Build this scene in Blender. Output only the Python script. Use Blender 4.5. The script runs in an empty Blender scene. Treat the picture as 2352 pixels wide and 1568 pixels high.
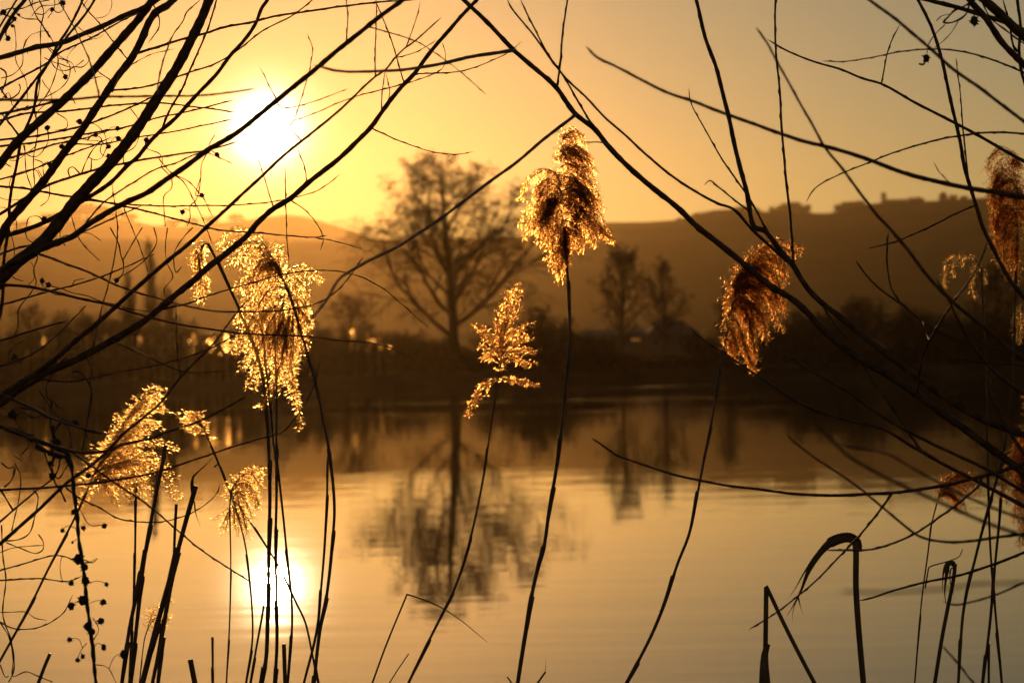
import bpy, math, random
from mathutils import Matrix, Vector

S = bpy.context.scene
COL = S.collection
rad = math.radians

# ------------------------------------------------------------------ camera
LENS = 89.0
FPX = LENS / 36.0 * 2352.0            # focal length in units of a 2352 wide picture
FOCUS = 4.0
cam = bpy.data.cameras.new('camera')
cam.lens = LENS; cam.sensor_width = 36.0
cam.clip_start = 0.05; cam.clip_end = 30000
cam.dof.use_dof = True; cam.dof.focus_distance = FOCUS; cam.dof.aperture_fstop = 10.5
cam_o = bpy.data.objects.new('camera', cam); COL.objects.link(cam_o); S.camera = cam_o
CAM = Vector((0, 0, 2.0))
ROT = (Matrix.Rotation(rad(90.25), 4, 'X') @ Matrix.Rotation(rad(-1.15), 4, 'Z')).to_3x3()
cam_o.matrix_world = Matrix.Translation(CAM) @ ROT.to_4x4()

def ray(x, y):
    return ROT @ Vector(((x - 1176) / FPX, -(y - 784) / FPX, -1.0))
def at(x, y, d):                       # a point d metres along the view axis
    return CAM + ray(x, y) * d
def atY(x, y, Y):                      # a point on the vertical plane Y metres away
    r = ray(x, y); return CAM + r * (Y / r.y)

# ------------------------------------------------------------------ sun, sky, exposure
SUN = ray(613, 296).normalized()
EL = math.asin(SUN.z); AZ = math.atan2(SUN.x, SUN.y)
S.view_settings.view_transform = 'Standard'
S.view_settings.look = 'None'
S.view_settings.gamma = 1.0
S.view_settings.exposure = -1.95
S.render.engine = 'CYCLES'
S.cycles.use_denoising = True
S.cycles.max_bounces = 6; S.cycles.diffuse_bounces = 2; S.cycles.glossy_bounces = 3
S.cycles.transmission_bounces = 3; S.cycles.transparent_max_bounces = 8; S.cycles.volume_bounces = 0
S.cycles.sample_clamp_indirect = 6.0
S.cycles.caustics_reflective = False; S.cycles.caustics_refractive = False

W = bpy.data.worlds.new('World'); S.world = W; W.use_nodes = True
wn = W.node_tree.nodes; wl = W.node_tree.links
def wnode(t, **k):
    n = wn.new(t)
    for a, b in k.items(): setattr(n, a, b)
    return n
def wmath(op, a, b=None, c=None):
    n = wnode('ShaderNodeMath', operation=op)
    for i, v in enumerate((a, b, c)):
        if v is None: continue
        if isinstance(v, (int, float)): n.inputs[i].default_value = v
        else: wl.new(v, n.inputs[i])
    return n.outputs[0]
sky = wnode('ShaderNodeTexSky', sky_type='NISHITA', sun_disc=False)
sky.sun_elevation = EL; sky.sun_rotation = AZ
sky.air_density = 1.0; sky.dust_density = 0.3; sky.ozone_density = 1.0; sky.altitude = 300
# the air close to the sun (circumsolar light) and the sun itself, in world directions
tc = wnode('ShaderNodeTexCoord')
dot = wnode('ShaderNodeVectorMath', operation='DISTANCE')
wl.new(tc.outputs['Generated'], dot.inputs[0]); dot.inputs[1].default_value = SUN
ang = dot.outputs['Value']             # chord = angle in radians for small angles
def term(amp, s, colour):
    v = wmath('MULTIPLY', wmath('EXPONENT', wmath('MULTIPLY', ang, -1.0 / s)), amp)
    m = wnode('ShaderNodeVectorMath', operation='SCALE')
    m.inputs[0].default_value = colour; wl.new(v, m.inputs['Scale']); return m.outputs[0]
def add(a, b):
    m = wnode('ShaderNodeVectorMath', operation='ADD'); wl.new(a, m.inputs[0]); wl.new(b, m.inputs[1]); return m.outputs[0]
disc = wnode('ShaderNodeVectorMath', operation='SCALE')
disc.inputs[0].default_value = (1.0, 0.8, 0.5)
wl.new(wmath('MULTIPLY', wmath('LESS_THAN', ang, rad(0.27)), 800 / 0.15), disc.inputs['Scale'])
tint = wnode('ShaderNodeVectorMath', operation='MULTIPLY'); wl.new(sky.outputs[0], tint.inputs[0]); tint.inputs[1].default_value = (1.0, 0.975, 0.86)
tot = add(tint.outputs[0], term(1150, 0.0044, (1.0, 0.86, 0.52)))
tot = add(tot, term(9, 0.026, (1.0, 0.55, 0.15)))
tot = add(tot, disc.outputs[0])
bgn = wn['Background']; bgn.inputs['Strength'].default_value = 0.15
wl.new(tot, bgn.inputs['Color'])

sl = bpy.data.lights.new('sun', 'SUN'); sl.energy = 2.6; sl.angle = rad(0.53); sl.color = (1.0, 0.57, 0.21)
so = bpy.data.objects.new('sun', sl); COL.objects.link(so)
so.rotation_euler = SUN.to_track_quat('Z', 'Y').to_euler()
so.location = SUN * 50

# ------------------------------------------------------------------ materials
def mat(name):
    m = bpy.data.materials.new(name); m.use_nodes = True
    nt = m.node_tree; b = nt.nodes['Principled BSDF']
    return m, nt, b
def noisy(name, c1, c2, scale, rough=0.8, spec=0.3, detail=5, stretch=None, bump=0):
    m, nt, b = mat(name); N = nt.nodes; L = nt.links
    t = N.new('ShaderNodeTexCoord'); n = N.new('ShaderNodeTexNoise'); r = N.new('ShaderNodeValToRGB')
    n.inputs['Scale'].default_value = scale; n.inputs['Detail'].default_value = detail
    src = t.outputs['Object']
    if stretch:
        mp = N.new('ShaderNodeMapping'); mp.inputs['Scale'].default_value = stretch
        L.new(src, mp.inputs[0]); src = mp.outputs[0]
    L.new(src, n.inputs['Vector'])
    r.color_ramp.elements[0].position = 0.35; r.color_ramp.elements[1].position = 0.68
    r.color_ramp.elements[0].color = (*c1, 1); r.color_ramp.elements[1].color = (*c2, 1)
    L.new(n.outputs['Fac'], r.inputs[0]); L.new(r.outputs[0], b.inputs['Base Color'])
    b.inputs['Roughness'].default_value = rough; b.inputs['Specular IOR Level'].default_value = spec
    if bump:
        bp = N.new('ShaderNodeBump'); bp.inputs['Distance'].default_value = bump
        L.new(n.outputs['Fac'], bp.inputs['Height']); L.new(bp.outputs[0], b.inputs['Normal'])
    return m
M_BARK = noisy('willow_bark', (0.08, 0.026, 0.008), (0.22, 0.078, 0.024), 60, 0.55, 0.28, bump=0.002)
M_VINE = noisy('vine_stem', (0.03, 0.02, 0.014), (0.09, 0.055, 0.03), 80, 0.7)
M_SEED = noisy('seed_head', (0.03, 0.018, 0.012), (0.11, 0.06, 0.03), 120, 0.8)
M_FARBARK = noisy('far_bark', (0.08, 0.032, 0.014), (0.2, 0.08, 0.035), 3, 0.95, 0.05)
M_STEM = noisy('reed_stem', (0.12, 0.042, 0.012), (0.26, 0.105, 0.035), 25, 0.45, 0.5)
M_LEAF = noisy('reed_leaf', (0.13, 0.048, 0.014), (0.25, 0.105, 0.036), 25, 0.5, 0.4)
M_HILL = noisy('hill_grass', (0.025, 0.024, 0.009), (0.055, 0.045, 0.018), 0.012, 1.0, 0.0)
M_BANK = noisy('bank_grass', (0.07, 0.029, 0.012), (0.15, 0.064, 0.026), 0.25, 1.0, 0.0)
M_MUD = noisy('near_mud', (0.03, 0.022, 0.014), (0.09, 0.06, 0.035), 3, 0.8, 0.3)
M_STONE = noisy('chapel_wall', (0.3, 0.27, 0.22), (0.4, 0.36, 0.3), 0.6, 0.9)
M_ROOF = noisy('roof_tile', (0.12, 0.05, 0.03), (0.2, 0.09, 0.05), 2, 0.8)
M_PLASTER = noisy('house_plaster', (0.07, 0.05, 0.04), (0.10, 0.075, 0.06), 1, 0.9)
M_GLASS, _nt, _b = mat('window_glass'); _b.inputs['Base Color'].default_value = (0.03, 0.03, 0.035, 1); _b.inputs['Roughness'].default_value = 0.1
M_LIT, _nt, _b = mat('lit_window'); _b.inputs['Base Color'].default_value = (0.3, 0.15, 0.05, 1)
_b.inputs['Emission Color'].default_value = (1.0, 0.33, 0.06, 1); _b.inputs['Emission Strength'].default_value = 1.4

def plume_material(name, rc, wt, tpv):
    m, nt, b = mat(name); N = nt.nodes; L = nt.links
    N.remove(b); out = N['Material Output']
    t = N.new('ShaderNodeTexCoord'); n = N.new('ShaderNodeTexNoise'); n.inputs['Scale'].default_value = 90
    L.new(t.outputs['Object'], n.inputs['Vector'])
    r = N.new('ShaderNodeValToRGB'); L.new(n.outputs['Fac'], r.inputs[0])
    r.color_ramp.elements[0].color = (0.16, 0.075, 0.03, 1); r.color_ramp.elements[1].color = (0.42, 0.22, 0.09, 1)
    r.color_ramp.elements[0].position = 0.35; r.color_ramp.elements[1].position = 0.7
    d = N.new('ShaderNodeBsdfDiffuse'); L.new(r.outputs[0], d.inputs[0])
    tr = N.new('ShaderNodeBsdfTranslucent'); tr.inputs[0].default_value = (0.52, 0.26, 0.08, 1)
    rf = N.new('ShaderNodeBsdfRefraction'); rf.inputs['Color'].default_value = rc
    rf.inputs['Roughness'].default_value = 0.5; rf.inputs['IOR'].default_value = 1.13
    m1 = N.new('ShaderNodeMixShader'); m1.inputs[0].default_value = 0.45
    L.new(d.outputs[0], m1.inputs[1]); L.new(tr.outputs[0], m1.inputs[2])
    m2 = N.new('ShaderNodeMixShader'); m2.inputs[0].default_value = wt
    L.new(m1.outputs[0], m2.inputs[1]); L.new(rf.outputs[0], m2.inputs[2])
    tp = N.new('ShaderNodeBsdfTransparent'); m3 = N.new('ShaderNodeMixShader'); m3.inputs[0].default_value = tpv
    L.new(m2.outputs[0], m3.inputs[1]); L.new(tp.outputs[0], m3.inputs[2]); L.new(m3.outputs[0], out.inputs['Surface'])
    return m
M_PLUME = plume_material('lit_plume', (1.0, 0.68, 0.31, 1), 0.9, 0.46)      # brighter copy for glowing heads, backlight put into the colour
M_PLUME_SHADED = plume_material('shaded_plume', (1.0, 0.56, 0.20, 1), 0.66, 0.2)      # darker copy for heads further from the sun, shade put into the colour

def water_material():
    m, nt, b = mat('lake_water'); N = nt.nodes; L = nt.links
    b.inputs['Base Color'].default_value = (0.05, 0.042, 0.018, 1)
    b.inputs['Roughness'].default_value = 0.011; b.inputs['IOR'].default_value = 1.333
    t = N.new('ShaderNodeTexCoord')
    def noise(scale, stretch, detail, rot=0):
        mp = N.new('ShaderNodeMapping'); mp.inputs['Scale'].default_value = stretch; mp.inputs['Rotation'].default_value = (0, 0, rot)
        n = N.new('ShaderNodeTexNoise'); n.inputs['Scale'].default_value = scale; n.inputs['Detail'].default_value = detail
        L.new(t.outputs['Object'], mp.inputs[0]); L.new(mp.outputs[0], n.inputs['Vector']); return n.outputs['Fac']
    a = noise(2.6, (0.25, 1, 1), 2, 0.10)
    c = noise(0.55, (0.35, 1, 1), 2, -0.12)
    pat = noise(0.035, (0.35, 1.3, 1), 3)
    rp = N.new('ShaderNodeMapRange'); L.new(pat, rp.inputs[0])
    for i, v in zip((1, 2, 3, 4), (0.46, 0.64, 0.3, 1.9)): rp.inputs[i].default_value = v
    mu = N.new('ShaderNodeMath'); mu.operation = 'MULTIPLY'; L.new(a, mu.inputs[0]); L.new(rp.outputs[0], mu.inputs[1])
    ad = N.new('ShaderNodeMath'); ad.operation = 'MULTIPLY_ADD'; L.new(c, ad.inputs[0]); ad.inputs[1].default_value = 2.2; L.new(mu.outputs[0], ad.inputs[2])
    bp = N.new('ShaderNodeBump'); bp.inputs['Strength'].default_value = 1.0; bp.inputs['Distance'].default_value = 0.0018
    sx = N.new('ShaderNodeSeparateXYZ'); L.new(t.outputs['Object'], sx.inputs[0])
    fr = N.new('ShaderNodeMapRange'); L.new(sx.outputs['Y'], fr.inputs[0])       # open water is more ruffled than the sheltered shore
    for i, v in zip((1, 2, 3, 4), (60.0, 150.0, 0.9, 6.0)): fr.inputs[i].default_value = v
    fm = N.new('ShaderNodeMath'); fm.operation = 'MULTIPLY'; L.new(ad.outputs[0], fm.inputs[0]); L.new(fr.outputs[0], fm.inputs[1])
    L.new(fm.outputs[0], bp.inputs['Height']); L.new(bp.outputs[0], b.inputs['Normal'])
    return m
M_WATER = water_material()

# ------------------------------------------------------------------ mesh helpers
class MB:
    def __init__(s): s.v = []; s.f = []
    def tube(s, pts, rs, sides=6, cap=True):
        n = len(pts)
        if n < 2: return
        base = len(s.v); prev = None
        for i in range(n):
            t = (pts[min(i + 1, n - 1)] - pts[max(i - 1, 0)])
            if t.length < 1e-9: t = Vector((0, 0, 1))
            t.normalize()
            if prev is None:
                a = Vector((0, 1, 0)) if abs(t.y) < 0.9 else Vector((1, 0, 0))
            else: a = prev
            u = a - t * a.dot(t)
            if u.length < 1e-6: u = t.orthogonal()
            u.normalize(); prev = u; w = t.cross(u)
            for k in range(sides):
                an = 2 * math.pi * k / sides
                s.v.append(pts[i] + (u * math.cos(an) + w * math.sin(an)) * rs[i])
        for i in range(n - 1):
            for k in range(sides):
                a = base + i * sides + k; b = base + i * sides + (k + 1) % sides
                s.f.append((a, b, b + sides, a + sides))
        if cap:
            s.f.append(tuple(base + k for k in range(sides))[::-1])
            s.f.append(tuple(base + (n - 1) * sides + k for k in range(sides)))
    def quad(s, a, b, c, d):
        i = len(s.v); s.v += [a, b, c, d]; s.f.append((i, i + 1, i + 2, i + 3))
    def blob(s, c, r, rnd, seg=8, rings=6, bump=0.18, sz=1.0):
        base = len(s.v)
        for i in range(rings + 1):
            th = math.pi * i / rings
            for k in range(seg):
                ph = 2 * math.pi * k / seg
                q = r * (1 + rnd.uniform(-bump, bump)) if 0 < i < rings else r
                s.v.append(c + Vector((math.sin(th) * math.cos(ph), math.sin(th) * math.sin(ph), math.cos(th) * sz)) * q)
        for i in range(rings):
            for k in range(seg):
                a = base + i * seg + k; b = base + i * seg + (k + 1) % seg
                s.f.append((a, a + seg, b + seg, b))
    def box(s, x0, x1, y0, y1, z0, z1):
        i = len(s.v)
        s.v += [Vector(p) for p in ((x0, y0, z0), (x1, y0, z0), (x1, y1, z0), (x0, y1, z0), (x0, y0, z1), (x1, y0, z1), (x1, y1, z1), (x0, y1, z1))]
        for f in ((3, 2, 1, 0), (4, 5, 6, 7), (0, 1, 5, 4), (1, 2, 6, 5), (2, 3, 7, 6), (3, 0, 4, 7)): s.f.append(tuple(i + k for k in f))
    def gable(s, x0, x1, y0, y1, z0, z1, axis='x'):
        i = len(s.v)
        if axis == 'x':
            ym = (y0 + y1) / 2
            s.v += [Vector(p) for p in ((x0, y0, z0), (x1, y0, z0), (x1, y1, z0), (x0, y1, z0), (x0, ym, z1), (x1, ym, z1))]
            fs = ((3, 2, 1, 0), (0, 1, 5, 4), (2, 3, 4, 5), (1, 2, 5), (3, 0, 4))
        else:
            xm = (x0 + x1) / 2
            s.v += [Vector(p) for p in ((x0, y0, z0), (x1, y0, z0), (x1, y1, z0), (x0, y1, z0), (xm, y0, z1), (xm, y1, z1))]
            fs = ((3, 2, 1, 0), (0, 1, 4), (2, 3, 5), (1, 2, 5, 4), (3, 0, 4, 5))
        for f in fs: s.f.append(tuple(i + k for k in f))
    def build(s, name, material, parent=None, smooth=True, origin=None):
        me = bpy.data.meshes.new(name)
        o0 = origin if origin is not None else Vector((0, 0, 0))
        me.from_pydata([tuple(p - o0) for p in s.v], [], s.f)
        if smooth: me.polygons.foreach_set('use_smooth', [True] * len(me.polygons))
        me.materials.append(material); me.update()
        o = bpy.data.objects.new(name, me); COL.objects.link(o)
        if parent is not None: o.parent = parent
        elif origin is not None: o.location = o0
        return o

def thing(name, label, cat, loc, group=None):
    o = bpy.data.objects.new(name, None); COL.objects.link(o)
    o.location = loc; o['label'] = label; o['category'] = cat; o.empty_display_size = 0.1
    if group: o['group'] = group
    return o
def tag(o, label, cat, group=None):
    o['label'] = label; o['category'] = cat
    if group: o['group'] = group
    return o
def structure(o): o['kind'] = 'structure'; return o

def P(s): return [tuple(float(c) for c in p.split(',')) for p in s.split()]
def spline(pts, step):                 # Catmull-Rom through 2D or 3D tuples
    pts = [Vector(p) for p in pts]
    if len(pts) == 2: pts = [pts[0], (pts[0] + pts[1]) / 2, pts[1]]
    q = [pts[0] * 2 - pts[1]] + pts + [pts[-1] * 2 - pts[-2]]
    out = []
    for i in range(1, len(q) - 2):
        a, b, c, d = q[i - 1], q[i], q[i + 1], q[i + 2]
        t0, t1, t2 = (max(1e-4, (v - u).length) ** .5 for u, v in ((a, b), (b, c), (c, d)))
        m1 = ((b - a) / t0 - (c - a) / (t0 + t1) + (c - b) / t1) * t1
        m2 = ((c - b) / t1 - (d - b) / (t1 + t2) + (d - c) / t2) * t1
        n = max(1, int((c - b).length / step))
        for k in range(n):
            t = k / n; t2_ = t * t; t3 = t2_ * t
            out.append(b * (2 * t3 - 3 * t2_ + 1) + m1 * (t3 - 2 * t2_ + t) + c * (3 * t2_ - 2 * t3) + m2 * (t3 - t2_))
    out.append(pts[-1]); return out
def lengths(px):
    L = [0.0]
    for a, b in zip(px, px[1:]): L.append(L[-1] + (b - a).length)
    return L
def lerp(a, b, t): return a + (b - a) * t
def sstep(a, b, x):
    t = max(0.0, min(1.0, (x - a) / (b - a))); return t * t * (3 - 2 * t)

# ------------------------------------------------------------------ ground, water, hills
def sheet(name, xs, ys, zf, material):
    m = MB(); nx = len(xs)
    for y in ys:
        for x in xs: m.v.append(Vector((x, y, zf(x, y))))
    for j in range(len(ys) - 1):
        for i in range(nx - 1):
            a = j * nx + i; m.f.append((a, a + 1, a + 1 + nx, a + nx))
    return structure(m.build(name, material))
SHORE = 157.0
def frange(a, b, n): return [a + (b - a) * i / n for i in range(n + 1)]

w_ = MB(); w_.quad(Vector((-900, -200, 0)), Vector((900, -200, 0)), Vector((900, 190, 0)), Vector((-900, 190, 0)))
structure(w_.build('lake_water', M_WATER, smooth=False))
rn = random.Random(3)
sheet('near_bank', frange(-40, 40, 80), frange(-30, 9.5, 60),
      lambda x, y: 0.32 - 0.62 * sstep(4.6, 7.5, y) + 0.05 * math.sin(x * 2.1 + y) * math.sin(y * 1.7), M_MUD)
def bank_z(x, y):
    sh = SHORE + 1.6 * math.sin(x * 0.11) + 0.8 * math.sin(x * 0.37 + 1)
    return -0.4 + 1.1 * sstep(sh - 1.5, sh + 3.5, y) + 0.9 * sstep(sh + 8, sh + 50, y) + 1.5 * sstep(200, 560, y) + 0.08 * math.sin(x * 0.9) * math.sin(y * 0.7)
sheet('far_bank', frange(-1500, -70, 60) + frange(-69, 69, 138) + frange(70, 1500, 60), frange(152, 172, 20) + frange(174, 240, 22) + frange(250, 620, 20), bank_z, M_BANK)

RIDGE_R = P('-2600,470 -1500,500 -400,540 300,556 700,562 1000,556 1200,548 1380,518 1480,517 1560,512 1590,500 1640,490 1700,487 1760,494 1800,496 1900,499 1935,494 1960,481 2030,474 2100,472 2240,463 2352,458 2700,440 3600,470 5200,430')
RIDGE_L = P('-3600,470 -1500,500 -600,515 0,528 100,518 180,500 240,497 300,506 345,517 420,520 470,514 560,506 610,498 660,493 700,497 745,510 800,528 850,546 1000,560 1300,570 2000,580 4200,590')
def hill(name, ridge, D, y0, y1):
    RP = [atY(x, y, D) for x, y in ridge]
    def rz(X):
        for a, b in zip(RP, RP[1:]):
            if a.x <= X <= b.x: return lerp(a.z, b.z, (X - a.x) / (b.x - a.x))
        return RP[0].z if X < RP[0].x else RP[-1].z
    def zf(x, y):
        t = (y - y0) / (D - y0)
        X = x * D / y
        r = rz(X)
        if y <= D: z = 2.5 + (r - 2.5) * (0.25 * t + 0.75 * sstep(0, 1, t)) 
        else: z = r - (y - D) * 0.03
        wob = 1.2 * math.sin(x * 0.021) * math.sin(y * 0.017 + 2)
        if t < 0.9: z += wob * min(1, t * 4)
        return z
    xs = frange(-1500, -480, 34) + frange(-470, 470, 188) + frange(480, 1500, 34)
    o = sheet(name, xs, frange(y0, D, 30) + frange(D + 30, y1, 5), zf, M_HILL)
    return o, zf
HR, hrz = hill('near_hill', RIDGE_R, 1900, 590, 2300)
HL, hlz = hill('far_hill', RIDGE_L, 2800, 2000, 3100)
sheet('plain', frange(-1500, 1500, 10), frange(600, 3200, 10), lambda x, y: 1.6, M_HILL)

# ------------------------------------------------------------------ bare trees on the far bank
def tree_mesh(seed, style):
    """returns trunk, list of limb meshes, crown meshes in metres before scaling"""
    R = random.Random(seed); trunk = MB(); crown = MB(); limbs = []
    cfg = {
        'spreading': dict(n=[20, 9, 8, 6], ang=[(30, 54), (22, 50), (25, 60), (20, 60)], ratio=[.64, .5, .5, .75], up=[.02, .07, .03, -.13], first=.15, L=1.0, r=.024, rmin=.0009),
        'slender':   dict(n=[22, 7, 6, 4], ang=[(30, 60), (25, 60), (25, 60), (20, 60)], ratio=[.30, .5, .5, .5], up=[.0, .10, .05, .02], first=.22, L=1.0, r=.018, rmin=.0017),
        'column':    dict(n=[34, 7, 6, 4], ang=[(14, 26), (12, 35), (20, 40), (20, 40)], ratio=[.42, .5, .5, .5], up=[.0, .14, .10, .1], first=.08, L=1.0, r=.02),
        'crest':     dict(n=[11, 7, 5, 4], ang=[(20, 55), (20, 50), (25, 60), (20, 60)], ratio=[.6, .55, .5, .5], up=[.0, .08, .06, .0], first=.06, L=1.0, r=.02, rmin=.010),
        'bush':      dict(n=[11, 7, 5, 4], ang=[(20, 55), (20, 50), (25, 60), (20, 60)], ratio=[.6, .55, .5, .5], up=[.0, .08, .06, .0], first=.1, L=1.0, r=.014, rmin=.0019),
    }[style]
    def rot(d, a, az):
        u = d.orthogonal().normalized(); w = d.cross(u)
        return (d * math.cos(a) + (u * math.cos(az) + w * math.sin(az)) * math.sin(a)).normalized()
    def grow(p, d, L, r, lev, target, az0=0):
        ns = 7 if lev == 0 else 5 if lev < 3 else 4
        pts = [p.copy()]; dirs = [d.copy()]
        for i in range(ns):
            j = .025 if lev == 0 else .11
            d = (d + Vector((R.gauss(0, j), R.gauss(0, j), R.gauss(0, j) + cfg['up'][min(lev, 3)]))).normalized()
            p = p + d * (L / ns); pts.append(p.copy()); dirs.append(d.copy())
        tip = .35 if lev == 0 else .3
        rmin = cfg.get('rmin', .0011)
        rs = [max(rmin, r * (1 - (1 - tip) * i / ns)) for i in range(ns + 1)]
        if lev == 0: rs[0] *= 1.35
        target.tube(pts, rs, 7 if lev == 0 else 5 if lev == 1 else 3, cap=False)
        if lev >= 4: return
        n = cfg['n'][lev] if lev < 4 else 0
        for k in range(n):
            f = cfg['first'] + (1 - cfg['first']) * (k + R.random() * .8) / n if lev == 0 else .22 + .78 * (k + R.random()) / n
            f = min(f, .99); i = int(f * ns); t = f * ns - i
            q = pts[i].lerp(pts[i + 1], t); dd = dirs[i + 1]
            a = rad(R.uniform(*cfg['ang'][lev]))
            if lev == 0: a *= (1.15 - .45 * f)
            az = az0 + k * 2.4 + R.uniform(-.5, .5)
            cl = L * cfg['ratio'][lev] * R.uniform(.75, 1.15)
            if lev == 0: cl *= (1.15 - .75 * f) if style != 'slender' else (.65 + .6 * math.sin(math.pi * min(1, f * .95)))
            else: cl *= (1.1 - .45 * f)
            cr = min(rs[i] * .62, rs[i] * .75) * R.uniform(.8, 1)
            if lev == 0:
                lm = MB(); limbs.append(lm); grow(q, rot(dd, a, az), cl, cr, 1, lm, R.random() * 6)
            else: grow(q, rot(dd, a, az), cl, cr, lev + 1, crown, R.random() * 6)
    if style in ('bush', 'crest'):
        for k in range(7):
            an = k * 2.4; d = Vector((math.cos(an) * R.uniform(.1, .55), math.sin(an) * R.uniform(.1, .55), 1)).normalized()
            sub = MB()
            grow(Vector((math.cos(an) * .05, math.sin(an) * .05, 0)), d, R.uniform(.7, 1), cfg['r'], 0, trunk, 0)
    else:
        grow(Vector((0, 0, 0)), Vector((0, 0, 1)), 1.0, cfg['r'], 0, trunk)
    return trunk, limbs, crown

def scale_mesh(ms, H, Wd):
    allv = [v for m in ms for v in m.v]
    zs = max(v.z for v in allv); xs = sorted(abs(v.x) for v in allv); w = xs[int(len(xs) * .985)]
    for m in ms:
        m.v = [Vector((v.x * Wd / w, v.y * Wd / w, v.z * H / zs)) for v in m.v]

PROTO = {}
def far_tree(name, label, fx, ftop, halfw, Y, style, seed, group=None, split_limbs=False, zf=bank_z, material=None, sink=0.1):
    top = atY(fx, ftop, Y); X = top.x; z0 = zf(X, Y) - sink; H = top.z - z0; Wd = halfw / FPX * Y
    root = thing(name, label, 'shrub' if 'shrub' in name else 'tree', (X, Y, z0), group)
    key = (style, seed)
    mt = material or M_FARBARK
    if key not in PROTO:
        tr, li, cr = tree_mesh(seed, style)
        scale_mesh([tr] + li + [cr], 1.0, 1.0)
        if split_limbs:
            objs = [tr.build('trunk', mt)] + [l.build('limb', mt) for l in li] + [cr.build('crown', mt)]
        else:
            for l in li:
                b = len(cr.v); cr.v += l.v; cr.f += [tuple(i + b for i in f) for f in l.f]
            objs = [tr.build('trunk', mt), cr.build('crown', mt)]
        PROTO[key] = objs; new = objs
    else:
        new = []
        for o in PROTO[key]:
            c = o.copy(); COL.objects.link(c); new.append(c)
    for o in new:
        o.parent = root
    root.scale = (Wd, Wd, H)
    root.rotation_euler = (0, 0, 0 if split_limbs else (seed * 1.3 + fx) % 6.28)
    return root

far_tree('bare_birch', 'tall wide bare tree with drooping twigs, the largest tree across the lake', 1036, 332, 236, 164, 'spreading', 13, split_limbs=True)
G = 'bare trees on the far bank'
for i, (nm, lab, fx, ft, hw, Y, st, sd) in enumerate([
    ('bare_tree', 'left and taller of two slim bare trees side by side on the far bank', 1422, 546, 58, 166, 'slender', 21),
    ('bare_tree', 'right and shorter of two slim bare trees side by side on the far bank', 1522, 580, 50, 166, 'slender', 22),
    ('bare_tree', 'small bare tree on the far bank right beside the drooping brown plume', 1668, 655, 40, 168, 'slender', 23),
    ('bare_tree', 'small bare tree with a rounded crown just left of the largest tree', 806, 664, 62, 166, 'slender', 24),
    ('poplar_tree', 'tall narrow poplar of the far bank below the left hilltop trees', 352, 535, 24, 175, 'column', 31),
    ('poplar_tree', 'shorter narrow poplar just left of the tall one on the far bank', 300, 610, 24, 176, 'column', 32),
    ('poplar_tree', 'narrow poplar right of the tall one, partly behind the glowing small plume', 396, 650, 26, 176, 'column', 31),
    ('bare_tree', 'broad bare tree at the right edge of the far bank behind the crossing reeds', 2290, 596, 70, 168, 'slender', 21),
    ('bare_tree', 'bare tree with a domed crown on the far bank between the thick right branches', 2000, 672, 66, 170, 'slender', 24),
    ('bare_tree', 'low bare tree on the far bank between the large tree and the tall reed', 1235, 690, 50, 170, 'slender', 22),
    ('bare_tree', 'thin bare tree rising behind the glowing large plume', 640, 690, 46, 172, 'slender', 23),
    ('bare_tree', 'small bare tree at the left edge of the far bank', 62, 690, 50, 172, 'slender', 24),
]):
    far_tree(nm, lab, fx, ft, hw, Y, st, sd, G)
shr = [(20, 742, 60, 170), (120, 716, 70, 172), (205, 700, 66, 171), (255, 690, 58, 170), (330, 720, 60, 169), (420, 724, 66, 170), (500, 740, 60, 171), (570, 744, 56, 170), (700, 735, 60, 169), (760, 748, 50, 171),
       (870, 742, 60, 170), (940, 752, 60, 172), (1010, 770, 50, 171), (1140, 744, 60, 170), (1200, 716, 56, 171), (1280, 722, 50, 172), (1360, 760, 36, 172), (1605, 760, 40, 172), (1720, 748, 50, 171),
       (1790, 726, 62, 170), (1862, 704, 64, 172), (1925, 690, 60, 171), (2060, 694, 60, 170), (2130, 708, 66, 172), (2200, 716, 62, 171), (2262, 700, 60, 170), (2340, 706, 60, 172)]
for i, (fx, ft, hw, Y) in enumerate(shr):
    far_tree('bare_shrub', 'bare twiggy shrub in the dark hedge line along the far bank', fx, ft, hw, Y, 'bush', 41 + i % 3, 'shrubs of the hedge line on the far bank')
for i, (fx, ft, hw, Y) in enumerate(shr):
    far_tree('bare_shrub', 'bare twiggy shrub in the dark hedge line along the far bank', fx + 34, ft + 4 + (i * 31 % 26), hw * .9, Y + 7, 'bush', 41 + (i + 1) % 3, 'shrubs of the hedge line on the far bank')
low = [(x + (i * 37 % 23), 800 - (i * 53 % 17) - 0.012 * x, 40, 161 + (i * 29 % 5)) for i, x in enumerate(range(-20, 2400, 58))]
for i, (fx, ft, hw, Y) in enumerate(low):
    if 1330 < fx < 1640: ft += 22
    far_tree('low_shrub', 'low dark shrub at the water edge of the far bank', fx, ft + 22, hw, Y, 'crest', 51 + i % 3, 'low shrubs along the far water edge')

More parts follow.
